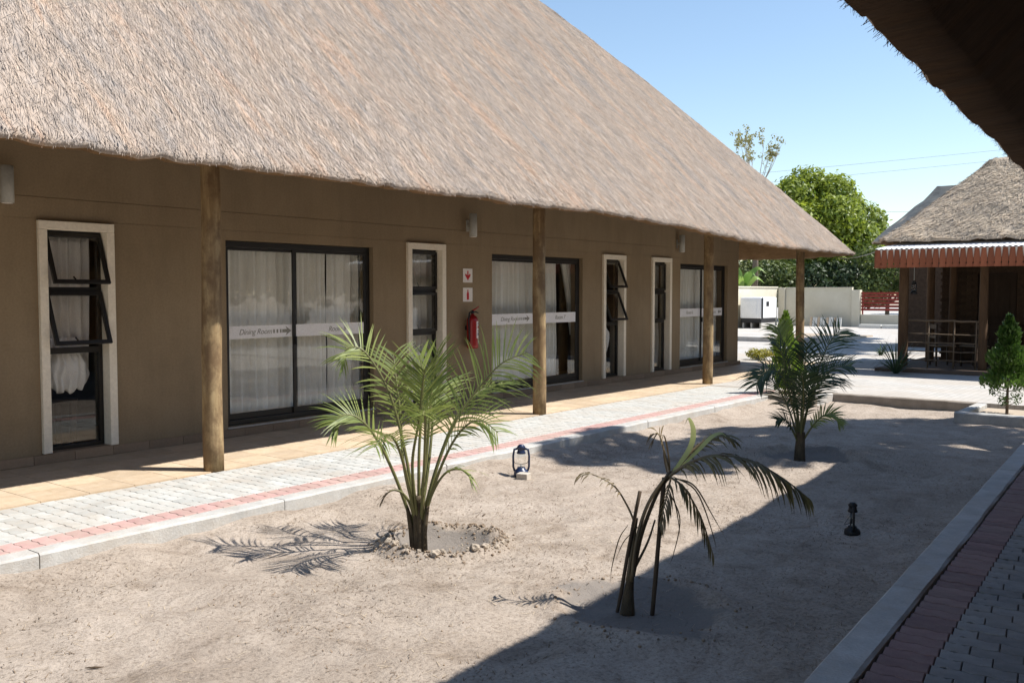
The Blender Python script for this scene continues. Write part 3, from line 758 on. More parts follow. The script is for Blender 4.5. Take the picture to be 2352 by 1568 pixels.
# dark stools added to stand in for a dark reflection low in the glass
for X, lb in ((4.45, 'dark wooden stool added inside the open window nearest the camera, for a reflected post'), (14.45, 'dark wooden stool added inside the open window beyond the middle sliding door')):
    s = thing('stool', (X+.2, .62, .06), lb, 'stool', 'added stools inside the windows')
    MB().box(X-.02, X+.42, .42, .82, .52, .56).build('seat', 'wood_dark', s, bevel=.006)
    for dx in (0, .36):
        for dy in (.44, .76): MB().box(X+dx, X+dx+.05, dy, dy+.05, .06, .52).build('leg', 'wood_dark', s)

# ---- wall lamps
for X, lb in ((3.98, 'grey up-down wall lamp at the far left, above the nearest window'), (10.58, 'grey cylinder wall lamp above the fire extinguisher signs'), (17.12, 'grey cylinder wall lamp high beside the farthest sliding door')):
    L = thing('wall_lamp', (X, 0, 2.46), lb, 'lamp', 'wall lamps under the eave')
    c = MB().lathe((X, -.115, 2.47), [(.052, 0), (.058, .004), (.058, .336), (.052, .34)], 20).build('lamp_body', 'lamp_metal', L, smooth=True)
    MB().lathe((X, -.115, 2.466), [(.045, 0), (.045, .003)], 16).build('lens', 'sign_white', L)
    MB().box(X-.03, X+.03, -.012, 0, 2.55, 2.72).build('wall_plate', 'lamp_metal', L, bevel=.004)
    MB().box(X-.02, X+.02, -.06, -.0125, 2.61, 2.66).build('bracket', 'lamp_metal', L, bevel=.003)

# ---- fire point
def sign(z0, label, red):
    S = MB().box(10.478, 10.690, -.006, -.001, z0, z0+.205).build('fire_sign', 'sign_white'); tag(S, label, 'sign'); cx, cz = 10.584, z0+.1025
    mb = MB()
    if red == 'arrow':
        mb.prism([(cx-.012, cz+.07), (cx+.012, cz+.07), (cx+.012, cz+.0), (cx+.05, cz+.03), (cx+.062, cz+.005), (cx, cz-.072), (cx-.062, cz+.005), (cx-.05, cz+.03), (cx-.012, cz)], 'y', -.0085, -.0062)
    else:
        mb.prism([(cx-.024, cz-.075), (cx+.024, cz-.075), (cx+.024, cz+.02), (cx+.010, cz+.045), (cx+.010, cz+.075), (cx-.010, cz+.075), (cx-.010, cz+.045), (cx-.024, cz+.02)], 'y', -.0085, -.0062)
    mb.build('symbol', 'sign_red', S)
sign(1.80, 'white sign with a red down arrow, upper of the two above the extinguisher', 'arrow')
sign(1.517, 'white sign with a red extinguisher symbol, lower of the two on the wall', 'bottle')
E_ = thing('fire_extinguisher', (10.56, -.11, .83), 'red fire extinguisher with white label hung on the brown wall', 'extinguisher')
ex, ey = 10.56, -.115
MB().lathe((ex, ey, .83), [(.070, 0), (.083, .012), (.085, .05), (.085, .40), (.078, .44), (.055, .475), (.026, .495), (.022, .51)], 24).build('cylinder', 'red_paint', E_, smooth=True)
MB().lathe((ex, ey, 1.34), [(.022, 0), (.026, .01), (.024, .04), (.012, .05)], 12).build('valve', 'black_metal', E_, smooth=True)
MB().tube([(ex, ey, 1.385), (ex+.05, ey-.02, 1.41), (ex+.11, ey-.03, 1.445)], [.012, .011, .009], 8).build('lever', 'red_paint', E_, smooth=True)
MB().tube([(ex, ey, 1.37), (ex+.06, ey-.02, 1.365), (ex+.10, ey-.03, 1.35)], [.010, .010, .008], 8).build('handle', 'black_metal', E_, smooth=True)
MB().tube([(ex-.01, ey, 1.37), (ex-.09, ey-.02, 1.36), (ex-.11, ey-.02, 1.25), (ex-.098, ey-.02, 1.05), (ex-.095, ey-.02, .93)], .012, 8).build('hose', 'black_metal', E_, smooth=True)
def wrap(z0, z1, a0, a1, r, m, name):
    mb = MB(); n = 10
    for k, z in enumerate((z0, z1)):
        for i in range(n+1):
            q = math.radians(a0+(a1-a0)*i/n); mb.v.append((ex+r*math.cos(q), ey+r*math.sin(q), z))
    for i in range(n): mb.f.append((i, i+1, n+1+i+1, n+1+i)); mb.mi.append(0)
    mb.build(name, m, E_, smooth=True)
wrap(.98, 1.23, -95, -20, .0862, 'sign_white', 'label_print')
wrap(.90, .99, -75, -30, .0866, 'sign_white', 'label_print')
for z0, z1, m in ((1.19, 1.205, 'blue_print'), (1.13, 1.16, 'sign_red'), (1.08, 1.10, 'blue_print'), (1.02, 1.06, 'blue_print')): wrap(z0, z1, -80, -28, .0870, m, 'label_print')
MB().box(ex-.04, ex+.04, -.03, -.001, 1.10, 1.16).build('bracket', 'black_metal', E_)

# ================================================================== THE NEAR BUILDING (the camera stands under its eave)
nb = thing('near_building', (2, -12, 0), 'dark thatched eave overhead in the top right corner, seen from below', 'building')
NO = wl(nb); na = math.atan(.062)
# eave line y = -8.08 + .062 x
cxn, byn = 2.0, 6.0
ccx, ccy = cxn+byn*math.sin(na), -8.10+.062*cxn-byn*math.cos(na)
nroof = Roof(ccx, ccy, 10.3, byn, 1.0, 2.72, .98, [0, .06, .16, .3]+[.3+.4*k for k in range(1, 14)]+[5.93], nx=240, ny=60, nc=8, rot=na, seed=4, rough=.55)
# the eave that faces the courtyard is the +y side of this roof
nro = link('roof', nroof.mesh('roof', ['thatch', 'thatch_under_dark'], NO, under=3.2), nb)
i0 = nroof.nx+nroof.nc+nroof.ny+nroof.nc
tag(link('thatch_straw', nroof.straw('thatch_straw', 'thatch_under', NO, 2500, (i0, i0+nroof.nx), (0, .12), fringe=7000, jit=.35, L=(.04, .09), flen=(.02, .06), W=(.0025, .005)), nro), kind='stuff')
mb = MB(); wy = -10.55
mb.prism([(-8.2, wy-.508), (12.0, wy+.744), (12.0, -18.2), (-8.2, -19.5)], 'z', -.05, 4.9); mb.build('wall', 'wall_rear', nb)

# ================================================================== THE DINING HUT
hut = thing('dining_hut', (22.5, -7, 0), 'dark dining hut with old thatch, white metal verandah roof and red-brown timber valance', 'building')
HO = wl(hut)
hr = Roof(22.32, -7.95, 1.96, 5.05, .5, 2.74, .935, [0, .06, .16, .3]+[.3+.2*k for k in range(1, 8)]+[1.92], nx=50, ny=110, nc=8, rmin=.25, seed=9, rough=2.0)
hro = link('roof', hr.mesh('roof', ['thatch_old', 'thatch_under'], HO, under=1.5), hut)
tag(link('thatch_straw', hr.straw('thatch_straw', 'thatch_old', HO, 60000, (0, hr.n-1), (0, 1.88), L=(.08, .2), W=(.004, .008), jit=.7, lift=.05, fringe=3000), hro), kind='stuff')
# corrugated verandah roof: front slope and the hipped return on the north side
mb = MB(); n = 400
for k, (X, Z) in enumerate(((20.0, 2.545), (20.95, 2.735))):
    for i in range(n+1):
        Y = -3.06-9.9*i/n if k == 0 else -3.5-9.4*i/n
        mb.v.append((X, Y, Z+.012*math.sin(i*2*math.pi/4)))
for i in range(n): mb.f.append((i, i+1, n+2+i, n+1+i)); mb.mi.append(0)
vr = mb.build('verandah_roof', 'white_metal', hut, fix=False); vr.modifiers.new('thickness', 'SOLIDIFY').thickness = .002
mb = MB(); n = 140
for k in range(2):
    for i in range(n+1):
        X = 20.0+5.0*i/n if k == 0 else 20.95+4.0*i/n
        mb.v.append((X, -3.06 if k == 0 else -3.5, (2.545 if k == 0 else 2.735)+.012*math.sin(i*2*math.pi/4)))
for i in range(n): mb.f.append((i, i+1, n+2+i, n+1+i)); mb.mi.append(0)
vr = mb.build('verandah_roof', 'white_metal', hut, fix=False); vr.modifiers.new('thickness', 'SOLIDIFY').thickness = .002
MB().box(20.004, 20.03, -12.9, -3.095, 2.34, 2.53).build('fascia', 'white_trim', hut)
# fretted valance boards
w = .0605; q = .021
half = [(w-q, .0), (w-q, -.005), (w-.004, -.16), (w-.001, -.20), (w-.001, -.255), (w-.013, -.285), (w-.001, -.315), (w, -.365)]
poly = [(a, z) for a, z in half]+[(-a, z) for a, z in reversed(half)]
board = MB().prism(poly, 'x', -.009, .009).mesh('valance_board', 'red_timber')
for i in range(64):
    Y = -3.12-i*.1245
    o = link('valance_board', board, hut, (19.992+random.uniform(-.003, .003), Y, 2.522)); o.rotation_euler = (random.uniform(-.012, .012), 0, 0)
for i in range(6):
    o = link('valance_board', board, hut, (20.06+i*.1245, -3.055, 2.522)); o.rotation_euler = (0, 0, math.pi/2)
# posts, floor, rail
MB().box(20.3, 25, -13, -3.0, -.1, .07).build('floor', 'hut_floor', hut)
for i, (X, Y, r) in enumerate(((20.82, -3.42, .10), (21.0, -4.93, .085), (21.0, -7.6, .09), (22.9, -3.45, .09), (23.0, -3.9, .08))): pole(X, Y, r, 2.62, 20+i*2.7, hut, 'hut_post')
for z, r in ((1.06, .022), (.78, .013), (.60, .013), (.42, .013), (.24, .013)):
    pts = [(20.86+.1*k/8, -3.5-1.38*k/8, z+.018*nz(k*.9, z*7)) for k in range(9)]
    MB().tube(pts, r, 7).build('rail', 'rail_wood', hut, smooth=True)
for Y in (-3.9, -4.4, -4.82): MB().tube([(20.92, Y, .07), (20.925, Y-.01, 1.05)], .015, 6).build('baluster', 'rail_wood', hut, smooth=True)
# wall set back inside: a brick pier, dark door opening, window with its band
mb = MB(); mb.box(23.3, 23.5, -4.35, -3.6, 0, 2.9); mb.box(23.3, 23.5, -13, -5.3, 0, .95); mb.box(23.3, 23.5, -13, -5.3, 2.1, 2.9); mb.box(23.3, 23.5, -5.3, -4.35, 2.1, 2.9); mb.box(23.3, 23.5, -5.3, -5.15, .95, 2.1); mb.box(23.3, 23.5, -13, -9.5, .95, 2.1)
mb.box(24.9, 25, -13, -3.6, 0, 2.9); mb.box(23.5, 24.9, -3.75, -3.6, 0, 2.9)
mb.build('wall', 'brown_brick', hut)
bk = MB().box(-.03, .02, -.108, .108, 0, .066).mesh('brick', 'brown_brick')
for k in range(33):
    for j in range(4):
        Y = -3.68-j*.222-(.111 if k % 2 else 0)
        if Y-.108 < -4.36: continue
        o = link('brick', bk, hut, (23.29+random.uniform(-.008, .004), Y, .08+k*.076))
mb = MB(); ring = [(-5.15, -9.5)]
for y0, y1 in ((-5.17, -6.5), (-6.55, -8.0), (-8.05, -9.5)):
    wn = MB().box(23.32, 23.37, y1, y1+.05, .96, 2.09).box(23.32, 23.37, y0-.05, y0, .96, 2.09).box(23.32, 23.37, y1+.05, y0-.05, .96, 1.01).box(23.32, 23.37, y1+.05, y0-.05, 2.04, 2.09).build('window', 'black_frame', hut)
    MB().box(23.34, 23.345, y1+.045, y0-.045, 1.005, 2.045).build('pane', 'glass', wn)
    if y0 > -6:
        MB().box(23.334, 23.337, y1+.06, y0-.06, 1.10, 1.27).build('glass_band', 'band', wn)
        lettering('Dining Room', .11, 23.332, -5.66, 1.155, wn, axis='y'); arrow(-6.12, 23.332, 1.185, .11, wn, flip=-1, bars=0, axis='y')
dr = MB().box(23.36, 23.40, -5.13, -4.37, .07, 2.08).build('door', 'wood_dark', hut)
for z0, z1 in ((.2, .95), (1.1, 1.95)): MB().box(23.352, 23.359, -5.0, -4.5, z0, z1).build('panel', 'wood_dark', dr, bevel=.003)

# furniture on its verandah
def chair(x, y, a, label):
    c = thing('chair', (x, y, .07), label, 'chair', 'chairs on the hut verandah')
    def rb(mb):
        ca, sa = math.cos(a), math.sin(a); mb.v = [(x+ca*v[0]-sa*v[1], y+sa*v[0]+ca*v[1], .07+v[2]) for v in mb.v]; return mb
    rb(MB().box(-.21, .21, -.21, .21, .42, .455)).build('seat', 'rail_wood', c, bevel=.008)
    for dx in (-.19, .16):
        for dy in (-.2, .17):
            rb(MB().box(dx, dx+.035, dy, dy+.035, 0, .42 if dy < 0 else .92)).build('leg', 'wood_dark', c)
    rb(MB().box(-.155, .16, .18, .20, .60, .66).box(-.155, .16, .18, .20, .80, .9)).build('backrest', 'rail_wood', c)
chair(21.7, -4.0, .6, 'wooden chair behind the rail at the left end of the dining hut verandah')
chair(21.9, -4.6, 2.6, 'wooden chair behind the rail, next to the rail\'s right end post')
chair(21.9, -6.3, 1.2, 'wooden chair right of the small conifer, under the window band')
t = thing('table', (22.2, -5.45, .07), 'dark table on the hut verandah under the white window band', 'table')
MB().box(21.85, 22.55, -6.0, -4.95, .80, .835).build('tabletop', 'wood_dark', t, bevel=.006)
for dx in (21.9, 22.45):
    for dy in (-5.92, -5.07): MB().box(dx, dx+.05, dy, dy+.05, .07, .80).build('leg', 'wood_dark', t)
def hurricane(x, y, z, s, label, m='navy', slim=.84, tilt=0, rot=0):
    L = thing('lantern', (x, y, z), label, 'lantern')
    b = MB().lathe((0, 0, 0), [(.080, 0), (.086, .006), (.088, .03), (.080, .055), (.05, .07), (.045, .085)], 20)
    g = MB().lathe((0, 0, .085), [(.040, 0), (.056, .035), (.060, .07), (.052, .11), (.040, .135)], 20)
    c = MB().lathe((0, 0, .222), [(.052, 0), (.054, .01), (.046, .02), (.04, .05), (.048, .055), (.05, .07), (.03, .085), (.028, .09)], 18)
    def place(mb):
        ct, s2 = math.cos(tilt), math.sin(tilt); cr, sr = math.cos(rot), math.sin(rot)
        o = []
        for v in mb.v:
            X, Y, Z = v[0]*s*slim, v[1]*s*slim, v[2]*s; X, Z = X*ct+Z*s2, -X*s2+Z*ct; o.append((x+X*cr-Y*sr, y+X*sr+Y*cr, z+Z))
        mb.v = o; return mb
    place(b).build('fuel_tank', m, L, smooth=True); place(g).build('globe', 'glass', L, smooth=True); place(c).build('chimney_cap', m, L, smooth=True)
    for sd in (-1, 1):
        place(MB().tube([(sd*.078, 0, .05), (sd*.093, 0, .09), (sd*.094, 0, .2), (sd*.082, 0, .262), (sd*.042, 0, .272)], .0125, 8)).build('side_tube', m, L, smooth=True)
    place(MB().tube([(-.094, 0, .18), (-.075, .05, .12), (0, .085, .10), (.075, .05, .12), (.094, 0, .18)], .003, 6)).build('bail', 'black_metal', L, smooth=True)
    place(MB().lathe((0, 0, .085), [(.010, 0), (.010, .02), (.004, .024)], 8)).build('burner', 'lamp_metal', L)
    return L
hl = hurricane(20.83, -3.62, 1.62, .9, 'dark lantern hanging beside the front post of the dining hut', 'black_metal', rot=.9)
MB().tube([(20.83, -3.62, 1.88), (20.83, -3.62, 2.52)], .006, 6).build('cord', 'pale_cable', hl)

# second thatch behind the hut
h2 = thing('rear_hut', (31, -5.5, 0), 'thatched roof end peeking out behind the dining hut roof', 'building')
r2 = Roof(31, -5.1, 1.62, 5.1, .5, 3.2, 1.08, [0, .06, .2]+[.2+.2*k for k in range(1, 7)]+[1.58], nx=30, ny=60, nc=6, rmin=.25, seed=14, rough=1.6)
link('roof', r2.mesh('roof', ['thatch_old', 'thatch_under'], wl(h2), under=1.2), h2)
MB().box(29.9, 32.1, -9.6, -.9, -.05, 3.5).build('wall', 'brown_brick', h2)

# ================================================================== BEYOND THE YARD
def wall_thing(name, label, boxes, m='cream_wall', cat='wall'):
    mb = MB()
    for b in boxes: mb.box(*b)
    return tag(mb.build(name, m, None, bevel=.01), label, cat)
wall_thing('boundary_wall', 'sunlit cream boundary wall behind the white generator', [(30, 45.9, 9.5, 9.68, -.1, 1.88), (30, 45.9, 9.46, 9.72, 1.883, 1.95)])
bw = thing('boundary_wall', (46, 7.4, 0), 'shaded cream boundary wall with end pillars beyond the paved yard', 'wall')
MB().box(46.0, 46.16, 5.78, 9.1, -.1, 1.86).build('panel', 'cream_wall', bw, bevel=.01)
MB().box(45.96, 46.2, 5.78, 9.1, 1.864, 1.91).build('coping', 'cream_wall', bw, bevel=.01)
for y0, y1, h in ((5.38, 5.77, 1.78), (9.11, 9.45, 1.90)): MB().box(45.88, 46.24, y0, y1, -.1, h).build('pillar', 'cream_wall', bw, bevel=.015)
fe = thing('slat_fence', (46.1, 3.2, 0), 'dark red slatted fence on a low cream wall, beside the boundary pillar', 'fence')
MB().box(46.0, 46.16, 0.2, 5.36, -.1, .60).build('low_wall', 'cream_wall', fe, bevel=.01)
for z in (.84, 1.0, 1.16, 1.32, 1.48, 1.62): MB().box(46.05, 46.08, .2, 5.36, z-.055, z+.055).build('slat', 'red_slat', fe)
for y in (.25, 1.9, 3.6, 5.3): MB().box(46.085, 46.13, y-.03, y+.03, .6, 1.7).build('fence_post', 'red_slat', fe)
wall_thing('low_block', 'pale concrete blocks laid at the foot of the red fence', [(44.6, 45.0, 4.0, 5.0, 0, .17), (44.6, 45.0, 2.9, 3.96, 0, .17)], 'stucco_white', 'block')
# generator in a white canopy
ge = thing('generator', (41.9, 8.8, 0), 'white canopied generator on a black base against the sunlit boundary wall', 'generator')
MB().box(41, 42.8, 8.27, 9.32, .46, 1.43).build('canopy', 'white_metal', ge, bevel=.05)
MB().box(41.03, 42.77, 8.3, 9.29, .26, .45).build('base_tank', 'black_metal', ge, bevel=.02)
MB().box(41.005, 41.16, 8.245, 8.269, .47, 1.42).build('corner_trim', 'black_metal', ge, bevel=.01)
MB().box(41.55, 41.85, 8.255, 8.268, 1.02, 1.24).build('control_panel', 'black_metal', ge, bevel=.006)
MB().box(40.985, 40.998, 8.5, 9.1, .6, 1.3).build('door_panel', 'white_metal', ge, bevel=.004)
for y in (8.35, 8.8, 9.2): MB().box(41.1, 42.7, y-.04, y+.04, 0, .255).build('skid', 'concrete', ge)
# leaning slabs
for k, (u0, lb) in enumerate(((7.55, 'left bundle of pinkish slabs leaning at the foot of the shaded wall'), (6.75, 'right bundle of pinkish slabs leaning at the foot of the shaded wall'))):
    s = thing('slab_stack', (45.4, u0-.3, 0), lb, 'slabs', 'slab bundles by the wall')
    for i in range(6):
        y = u0-i*.125; mb = MB().box(45.3, 45.36, y-.052, y+.052, 0, .44+.02*random.random()); a = .25
        mb.v = [(v[0]+v[2]*a, v[1], v[2]) for v in mb.v]; mb.build('slab', 'stucco_white' if i % 3 else 'tile', s)
for i in range(5):
    pass
# kerbs of the yard beds
kerb((30.0, 1.6), (30.0, 4.6), .15, z1=.16, side=-1); kerb((30.16, 1.6), (34, 1.6), .15, z1=.16)
kerb((23.6, -.9), (23.6, .95), .13, z1=.07, side=-1)
flat('yard_bed', [(30.16, 1.76), (36, 1.76), (36, 4.6), (30.16, 4.6)], .06, 'bare_ground', .1)
# cables
def cable(p, q, sag, r, label, m='cable', name='power_line'):
    p, q = Vector(p), Vector(q); pts = [p.lerp(q, i/24)-Vector((0, 0, 4*sag*(i/24)*(1-i/24))) for i in range(25)]
    tag(MB().tube(pts, r, 6).build(name, m), label, 'cable')
d = Vector((76.8-66.6, 6.2-19.2, 12.5-11.0)); a = Vector((66.6, 19.2, 11.0))
cable(a-d*2.5, a+d*2.5, .5, .010, 'upper thin power line crossing the sky above the round green tree')
cable(a-d*2.5-Vector((0, 0, .75)), a+d*2.5-Vector((0, 0, .75)), .5, .010, 'second thin power line just below the upper one')
b = Vector((71.5, 13, 7.75)); d2 = Vector((10.2, -13.0, .05))
cable(b-d2*2.5+Vector((0, 0, .3)), b+d2*2.5, .25, .012, 'lower power line between the green tree and the hut roof')
cable(Vector((21.6, -1.75, 2.44)), Vector((20.02, -3.07, 2.50)), .05, .009, 'pale cable slung from the lodge eave to the dining hut', 'pale_cable', 'cable')

# ================================================================== PLANTS
def spline(pts, n):
    """Catmull-Rom through pts"""
    p = [np.array(q, float) for q in pts]; p = [2*p[0]-p[1]]+p+[2*p[-1]-p[-2]]; out_ = []
    m = len(p)-3
    for i in range(n+1):
        s = i/n*m; k = min(int(s), m-1); t = s-k; a, b_, c, d_ = p[k:k+4]
        out_.append(.5*((2*b_)+(-a+c)*t+(2*a-5*b_+4*c-d_)*t*t+(-a+3*b_-3*c+d_)*t**3))
    return np.array(out_)
def ribbon(V, F, T, start, d, side, L, w, droop, tint, seg=4):
    """a narrow leaflet that bends under its weight"""
    p = np.array(start); d = d/np.linalg.norm(d); b0 = len(V); st = L/seg
    for k in range(seg+1):
        s = k/seg; ww = w*(.55+.9*s if s < .5 else 1.0*(1-s)*2)*.5+w*.04
        sd = np.cross(d, np.cross(side, d)); sd = sd/max(np.linalg.norm(sd), 1e-6)
        V.append(p-sd*ww); V.append(p+sd*ww); T += [tint, tint]
        p = p+d*st; d = d+np.array([0, 0, -droop*st/L*1.6]); d = d/np.linalg.norm(d)
    for k in range(seg): F.append((b0+2*k, b0+2*k+1, b0+2*k+3, b0+2*k+2))
def frond(parent, base, pts, leafL=.3, pairs=30, droop=.5, w=.016, start=.22, r0=.012, mats=('palm_leaf', 'palm_stem'), fwd=.9, up=.25, tone=.5, keep=1.0, tipdroop=0, sides=(-1, 1), twist=0):
    """pts: (across, into, up) metres from the palm's base"""
    W = [np.array(base)+Rv*a+Dv*b_+Zv*c for a, b_, c in pts]
    C = spline(W, 28); V, F, T = [], [], []
    tang = np.gradient(C, axis=0); tang = unit(tang)
    for k in range(pairs):
        s = start+(1-start)*(k+random.random()*.5)/pairs; i = min(int(s*28), 27); f = s*28-i
        p = C[i]*(1-f)+C[min(i+1, 28)]*f; t = tang[i]
        sd = np.cross(t, Zv); nn = np.linalg.norm(sd)
        sd = sd/nn if nn > .15 else Rv
        upv = np.cross(sd, t)
        if twist: sd, upv = sd*math.cos(twist)+upv*math.sin(twist), upv*math.cos(twist)-sd*math.sin(twist)
        prof = math.sin(math.pi*(.12+.80*(s-start)/(1-start)))**.7
        for q in sides:
            if random.random() > keep: continue
            L = leafL*prof*random.uniform(.8, 1.12)
            d = t*(fwd*random.uniform(.8, 1.2)+.5*s)+sd*q*random.uniform(.8, 1.1)+upv*up*random.uniform(.3, 1.5)
            ribbon(V, F, T, p, d, t, L, w*random.uniform(.8, 1.2), droop*random.uniform(.5, 1.4)+tipdroop*s, min(max(tone+random.gauss(0, .16), 0), 1))
    nl = len(F); mi = [0]*nl
    rad = [r0*(1-.85*i/28)+.0015 for i in range(29)]
    mb = MB().tube(C, rad, 6, 1); b0 = len(V)
    V += [np.array(v) for v in mb.v]; T += [.5]*len(mb.v)
    tri = [tuple(b0+i for i in f) for f in mb.f if len(f) == 4]; F += tri; mi += [1]*len(tri)
    me = np_mesh('frond', np.array(V)-np.array(wl(parent)), np.array(F), list(mats), T, mi)
    return link('frond', me, parent)
def stalk(parent, base, pts, r, m, name='stem'):
    C = spline([np.array(base)+Rv*a+Dv*b_+Zv*c for a, b_, c in pts], 14)
    if isinstance(r, tuple): rad = [r[0]+(r[1]-r[0])*i/14 for i in range(15)]
    else: rad = r
    o = MB().tube(C, rad, 8).build(name, m, parent, smooth=True)
    return o

# ---- the green palm in front
P1 = (4.72, -4.56, -.19)
pm = thing('palm', P1, 'green feather palm in a stone-ringed basin, in front of the nearest sliding door', 'palm', 'palms in the garden bed')
stalk(pm, P1, [(0, 0, 0), (.005, 0, .14), (.0, 0, .30), (.005, 0, .42)], (.062, .035), 'palm_trunk', 'trunk')
for a, h in ((-.05, .34), (.045, .36), (-.02, .42)): stalk(pm, P1, [(a*.7, -.03, 0), (a, -.035, h*.5), (a*1.5, -.03, h)], (.022, .012), 'palm_trunk', 'leaf_base')
FR = [  # rachis points, leaflet length, pairs, droop, tone
 ([(-.02, 0, .25), (-.09, .02, .70), (-.20, .03, 1.13), (-.36, 0, 1.42), (-.47, -.03, 1.46), (-.53, -.05, 1.38)], .27, 38, .75, .62),
 ([(-.04, 0, .22), (-.17, -.05, .60), (-.29, -.10, .86), (-.40, -.14, .99), (-.49, -.18, 1.01), (-.56, -.22, .95)], .27, 40, .5, .42),
 ([(.03, 0, .25), (.14, .06, .66), (.27, .10, .96), (.42, .14, 1.17), (.58, .14, 1.34), (.76, .12, 1.42)], .38, 44, .8, .7),
 ([(.03, 0, .24), (.14, -.06, .58), (.25, -.10, .82), (.36, -.14, .95), (.46, -.18, .97), (.56, -.22, .90)], .28, 28, .7, .48),
 ([(.0, .02, .25), (.0, .04, .70), (.02, .06, 1.02), (.03, .08, 1.22), (.0, .10, 1.40)], .34, 26, .35, .6),
 ([(.0, .03, .25), (.05, .10, .70), (.07, .16, 1.02), (.09, .22, 1.26), (.12, .28, 1.44)], .34, 28, .6, .5),
 ([(-.01, -.02, .25), (-.03, -.12, .66), (.02, -.18, .96), (.05, -.26, 1.18), (.08, -.34, 1.34)], .32, 28, .5, .58),
 ([(.02, .02, .25), (.12, .18, .62), (.24, .32, .92), (.40, .44, 1.10), (.58, .55, 1.16)], .34, 28, .6, .45),
 ([(-.02, .02, .25), (-.12, .14, .62), (-.15, .22, .96), (-.19, .30, 1.22), (-.22, .38, 1.40)], .32, 28, .6, .5),
 ([(.01, .02, .25), (.06, .16, .64), (.08, .32, .96), (.10, .50, 1.12), (.12, .66, 1.14)], .32, 28, .6, .5),
 ([(.02, -.02, .25), (.05, -.12, .62), (.07, -.24, .92), (.08, -.38, 1.06), (.08, -.52, 1.06)], .30, 28, .6, .5),
 ([(-.02, -.02, .25), (-.07, -.14, .60), (-.12, -.28, .84), (-.17, -.44, .92), (-.22, -.58, .86)], .30, 28, .6, .55),
 ([(.0, .02, .25), (.03, .14, .62), (.04, .28, .94), (.03, .44, 1.10), (.0, .58, 1.12)], .30, 28, .6, .4),
 ([(.02, -.01, .2), (.10, -.04, .45), (.20, -.06, .60), (.31, -.08, .62), (.37, -.09, .56)], .20, 18, .9, .75),
 ([(-.02, -.01, .2), (-.05, -.04, .36), (-.11, -.07, .46), (-.18, -.10, .48), (-.24, -.12, .42)], .14, 12, .9, .25)]
for i, (pts, L, n, dr, tn) in enumerate(FR): frond(pm, P1, pts, L*1.06, int(n*.74), dr*.5*random.uniform(.6, 1.4), w=.0115, keep=.93, fwd=(.4 if i in (0, 2) else .6), up=.12, twist=(.85, .75, -.95, -.7, 0, .5, -.4)[i] if i < 7 else 0, tone=tn, start=.30 if i < 4 else .42, mats=('palm_leaf' if i < 14 else 'palm_leaf_dry', 'palm_stem'))

# ---- the withered palm with its stakes
P2 = (4.57, -6.34, -.19)
pw = thing('palm', P2, 'withered palm with brown drooping leaves at the edge of the big shadow', 'palm', 'palms in the garden bed')
stalk(pw, P2, [(0, 0, 0), (.005, 0, .12), (.02, 0, .24)], (.046, .018), 'palm_trunk', 'trunk')
for pts, r in (([(.0, .0, .2), (.03, .0, .42), (.05, .0, .56)], (.013, .008)), ([(.03, .01, .22), (.08, .02, .46), (.17, .02, .70), (.245, .02, .80)], (.014, .009)), ([(.02, -.02, .2), (.05, -.02, .45), (.12, -.01, .66), (.24, 0, .83)], (.013, .009)), ([(.0, .0, .2), (.06, .02, .30), (.12, .03, .42), (.16, .04, .54)], (.010, .005))):
    stalk(pw, P2, pts, r, 'dry_stem', 'stem')
DRY = ('palm_leaf_dry', 'dry_stem'); DK = ('palm_leaf_withered', 'dry_stem')
frond(pw, P2, [(.23, 0, .80), (.34, -.03, .88), (.48, -.06, .93), (.66, -.10, .91), (.83, -.14, .82), (.96, -.18, .72)], .30, 46, 1.3, .010, .08, .010, DK, fwd=.9, up=-.1, tone=.42, tipdroop=.4, keep=.8)
frond(pw, P2, [(.23, 0, .80), (.38, .03, .95), (.50, .05, 1.02), (.60, .06, 1.00)], .16, 18, 1.0, .014, .2, .010, DK, up=.1, tone=.5)
frond(pw, P2, [(.23, 0, .80), (.31, -.04, .74), (.40, -.08, .58), (.47, -.10, .36)], .18, 14, 1.6, .012, .1, .006, DK, up=-.2, tone=.3)
frond(pw, P2, [(.05, 0, .50), (.0, .02, .62), (-.08, .03, .74), (-.20, .05, .80), (-.27, .06, .79)], .14, 14, 1.2, .010, .35, .006, DRY, tone=.7, keep=.6)
frond(pw, P2, [(.24, 0, .80), (.20, 0, .95), (.17, .01, 1.04), (.14, .02, 1.0)], .12, 10, 1.2, .012, .3, .006, DRY, tone=.8, keep=.7)
frond(pw, P2, [(.24, 0, .78), (.21, -.03, .68), (.17, -.05, .52)], .14, 12, 1.6, .012, .1, .005, ('palm_leaf_dry', 'dry_stem'), up=-.2, tone=.5)
def blade(parent, base, pts, w, m, tone=.6, name='leaf'):
    C = spline([np.array(base)+Rv*a+Dv*b_+Zv*c for a, b_, c in pts], 16); V = []; F = []
    for i, p in enumerate(C):
        s = i/16; ww = w*(.35+.65*math.sin(math.pi*min(s*1.1+.08, 1)))*(1 if s < .75 else (1-s)/.25+.05)
        t = C[min(i+1, 16)]-C[max(i-1, 0)]; sd = np.cross(t, Dv); sd = sd/max(np.linalg.norm(sd), 1e-6)
        s2 = sd*.62+Dv*.78; V += [p-s2*ww, p+(Rv*.3-Dv*.1)*ww, p+s2*ww]
    for i in range(16): F += [(3*i, 3*i+1, 3*i+4, 3*i+3), (3*i+1, 3*i+2, 3*i+5, 3*i+4)]
    return link(name, np_mesh(name, np.array(V)-np.array(wl(parent)), np.array(F), m, [tone]*len(V)), parent)
blade(pw, P2, [(.25, -.01, .82), (.345, -.01, .96), (.365, -.01, 1.06), (.34, 0, 1.13), (.318, .01, 1.09)], .020, 'palm_leaf_lime')
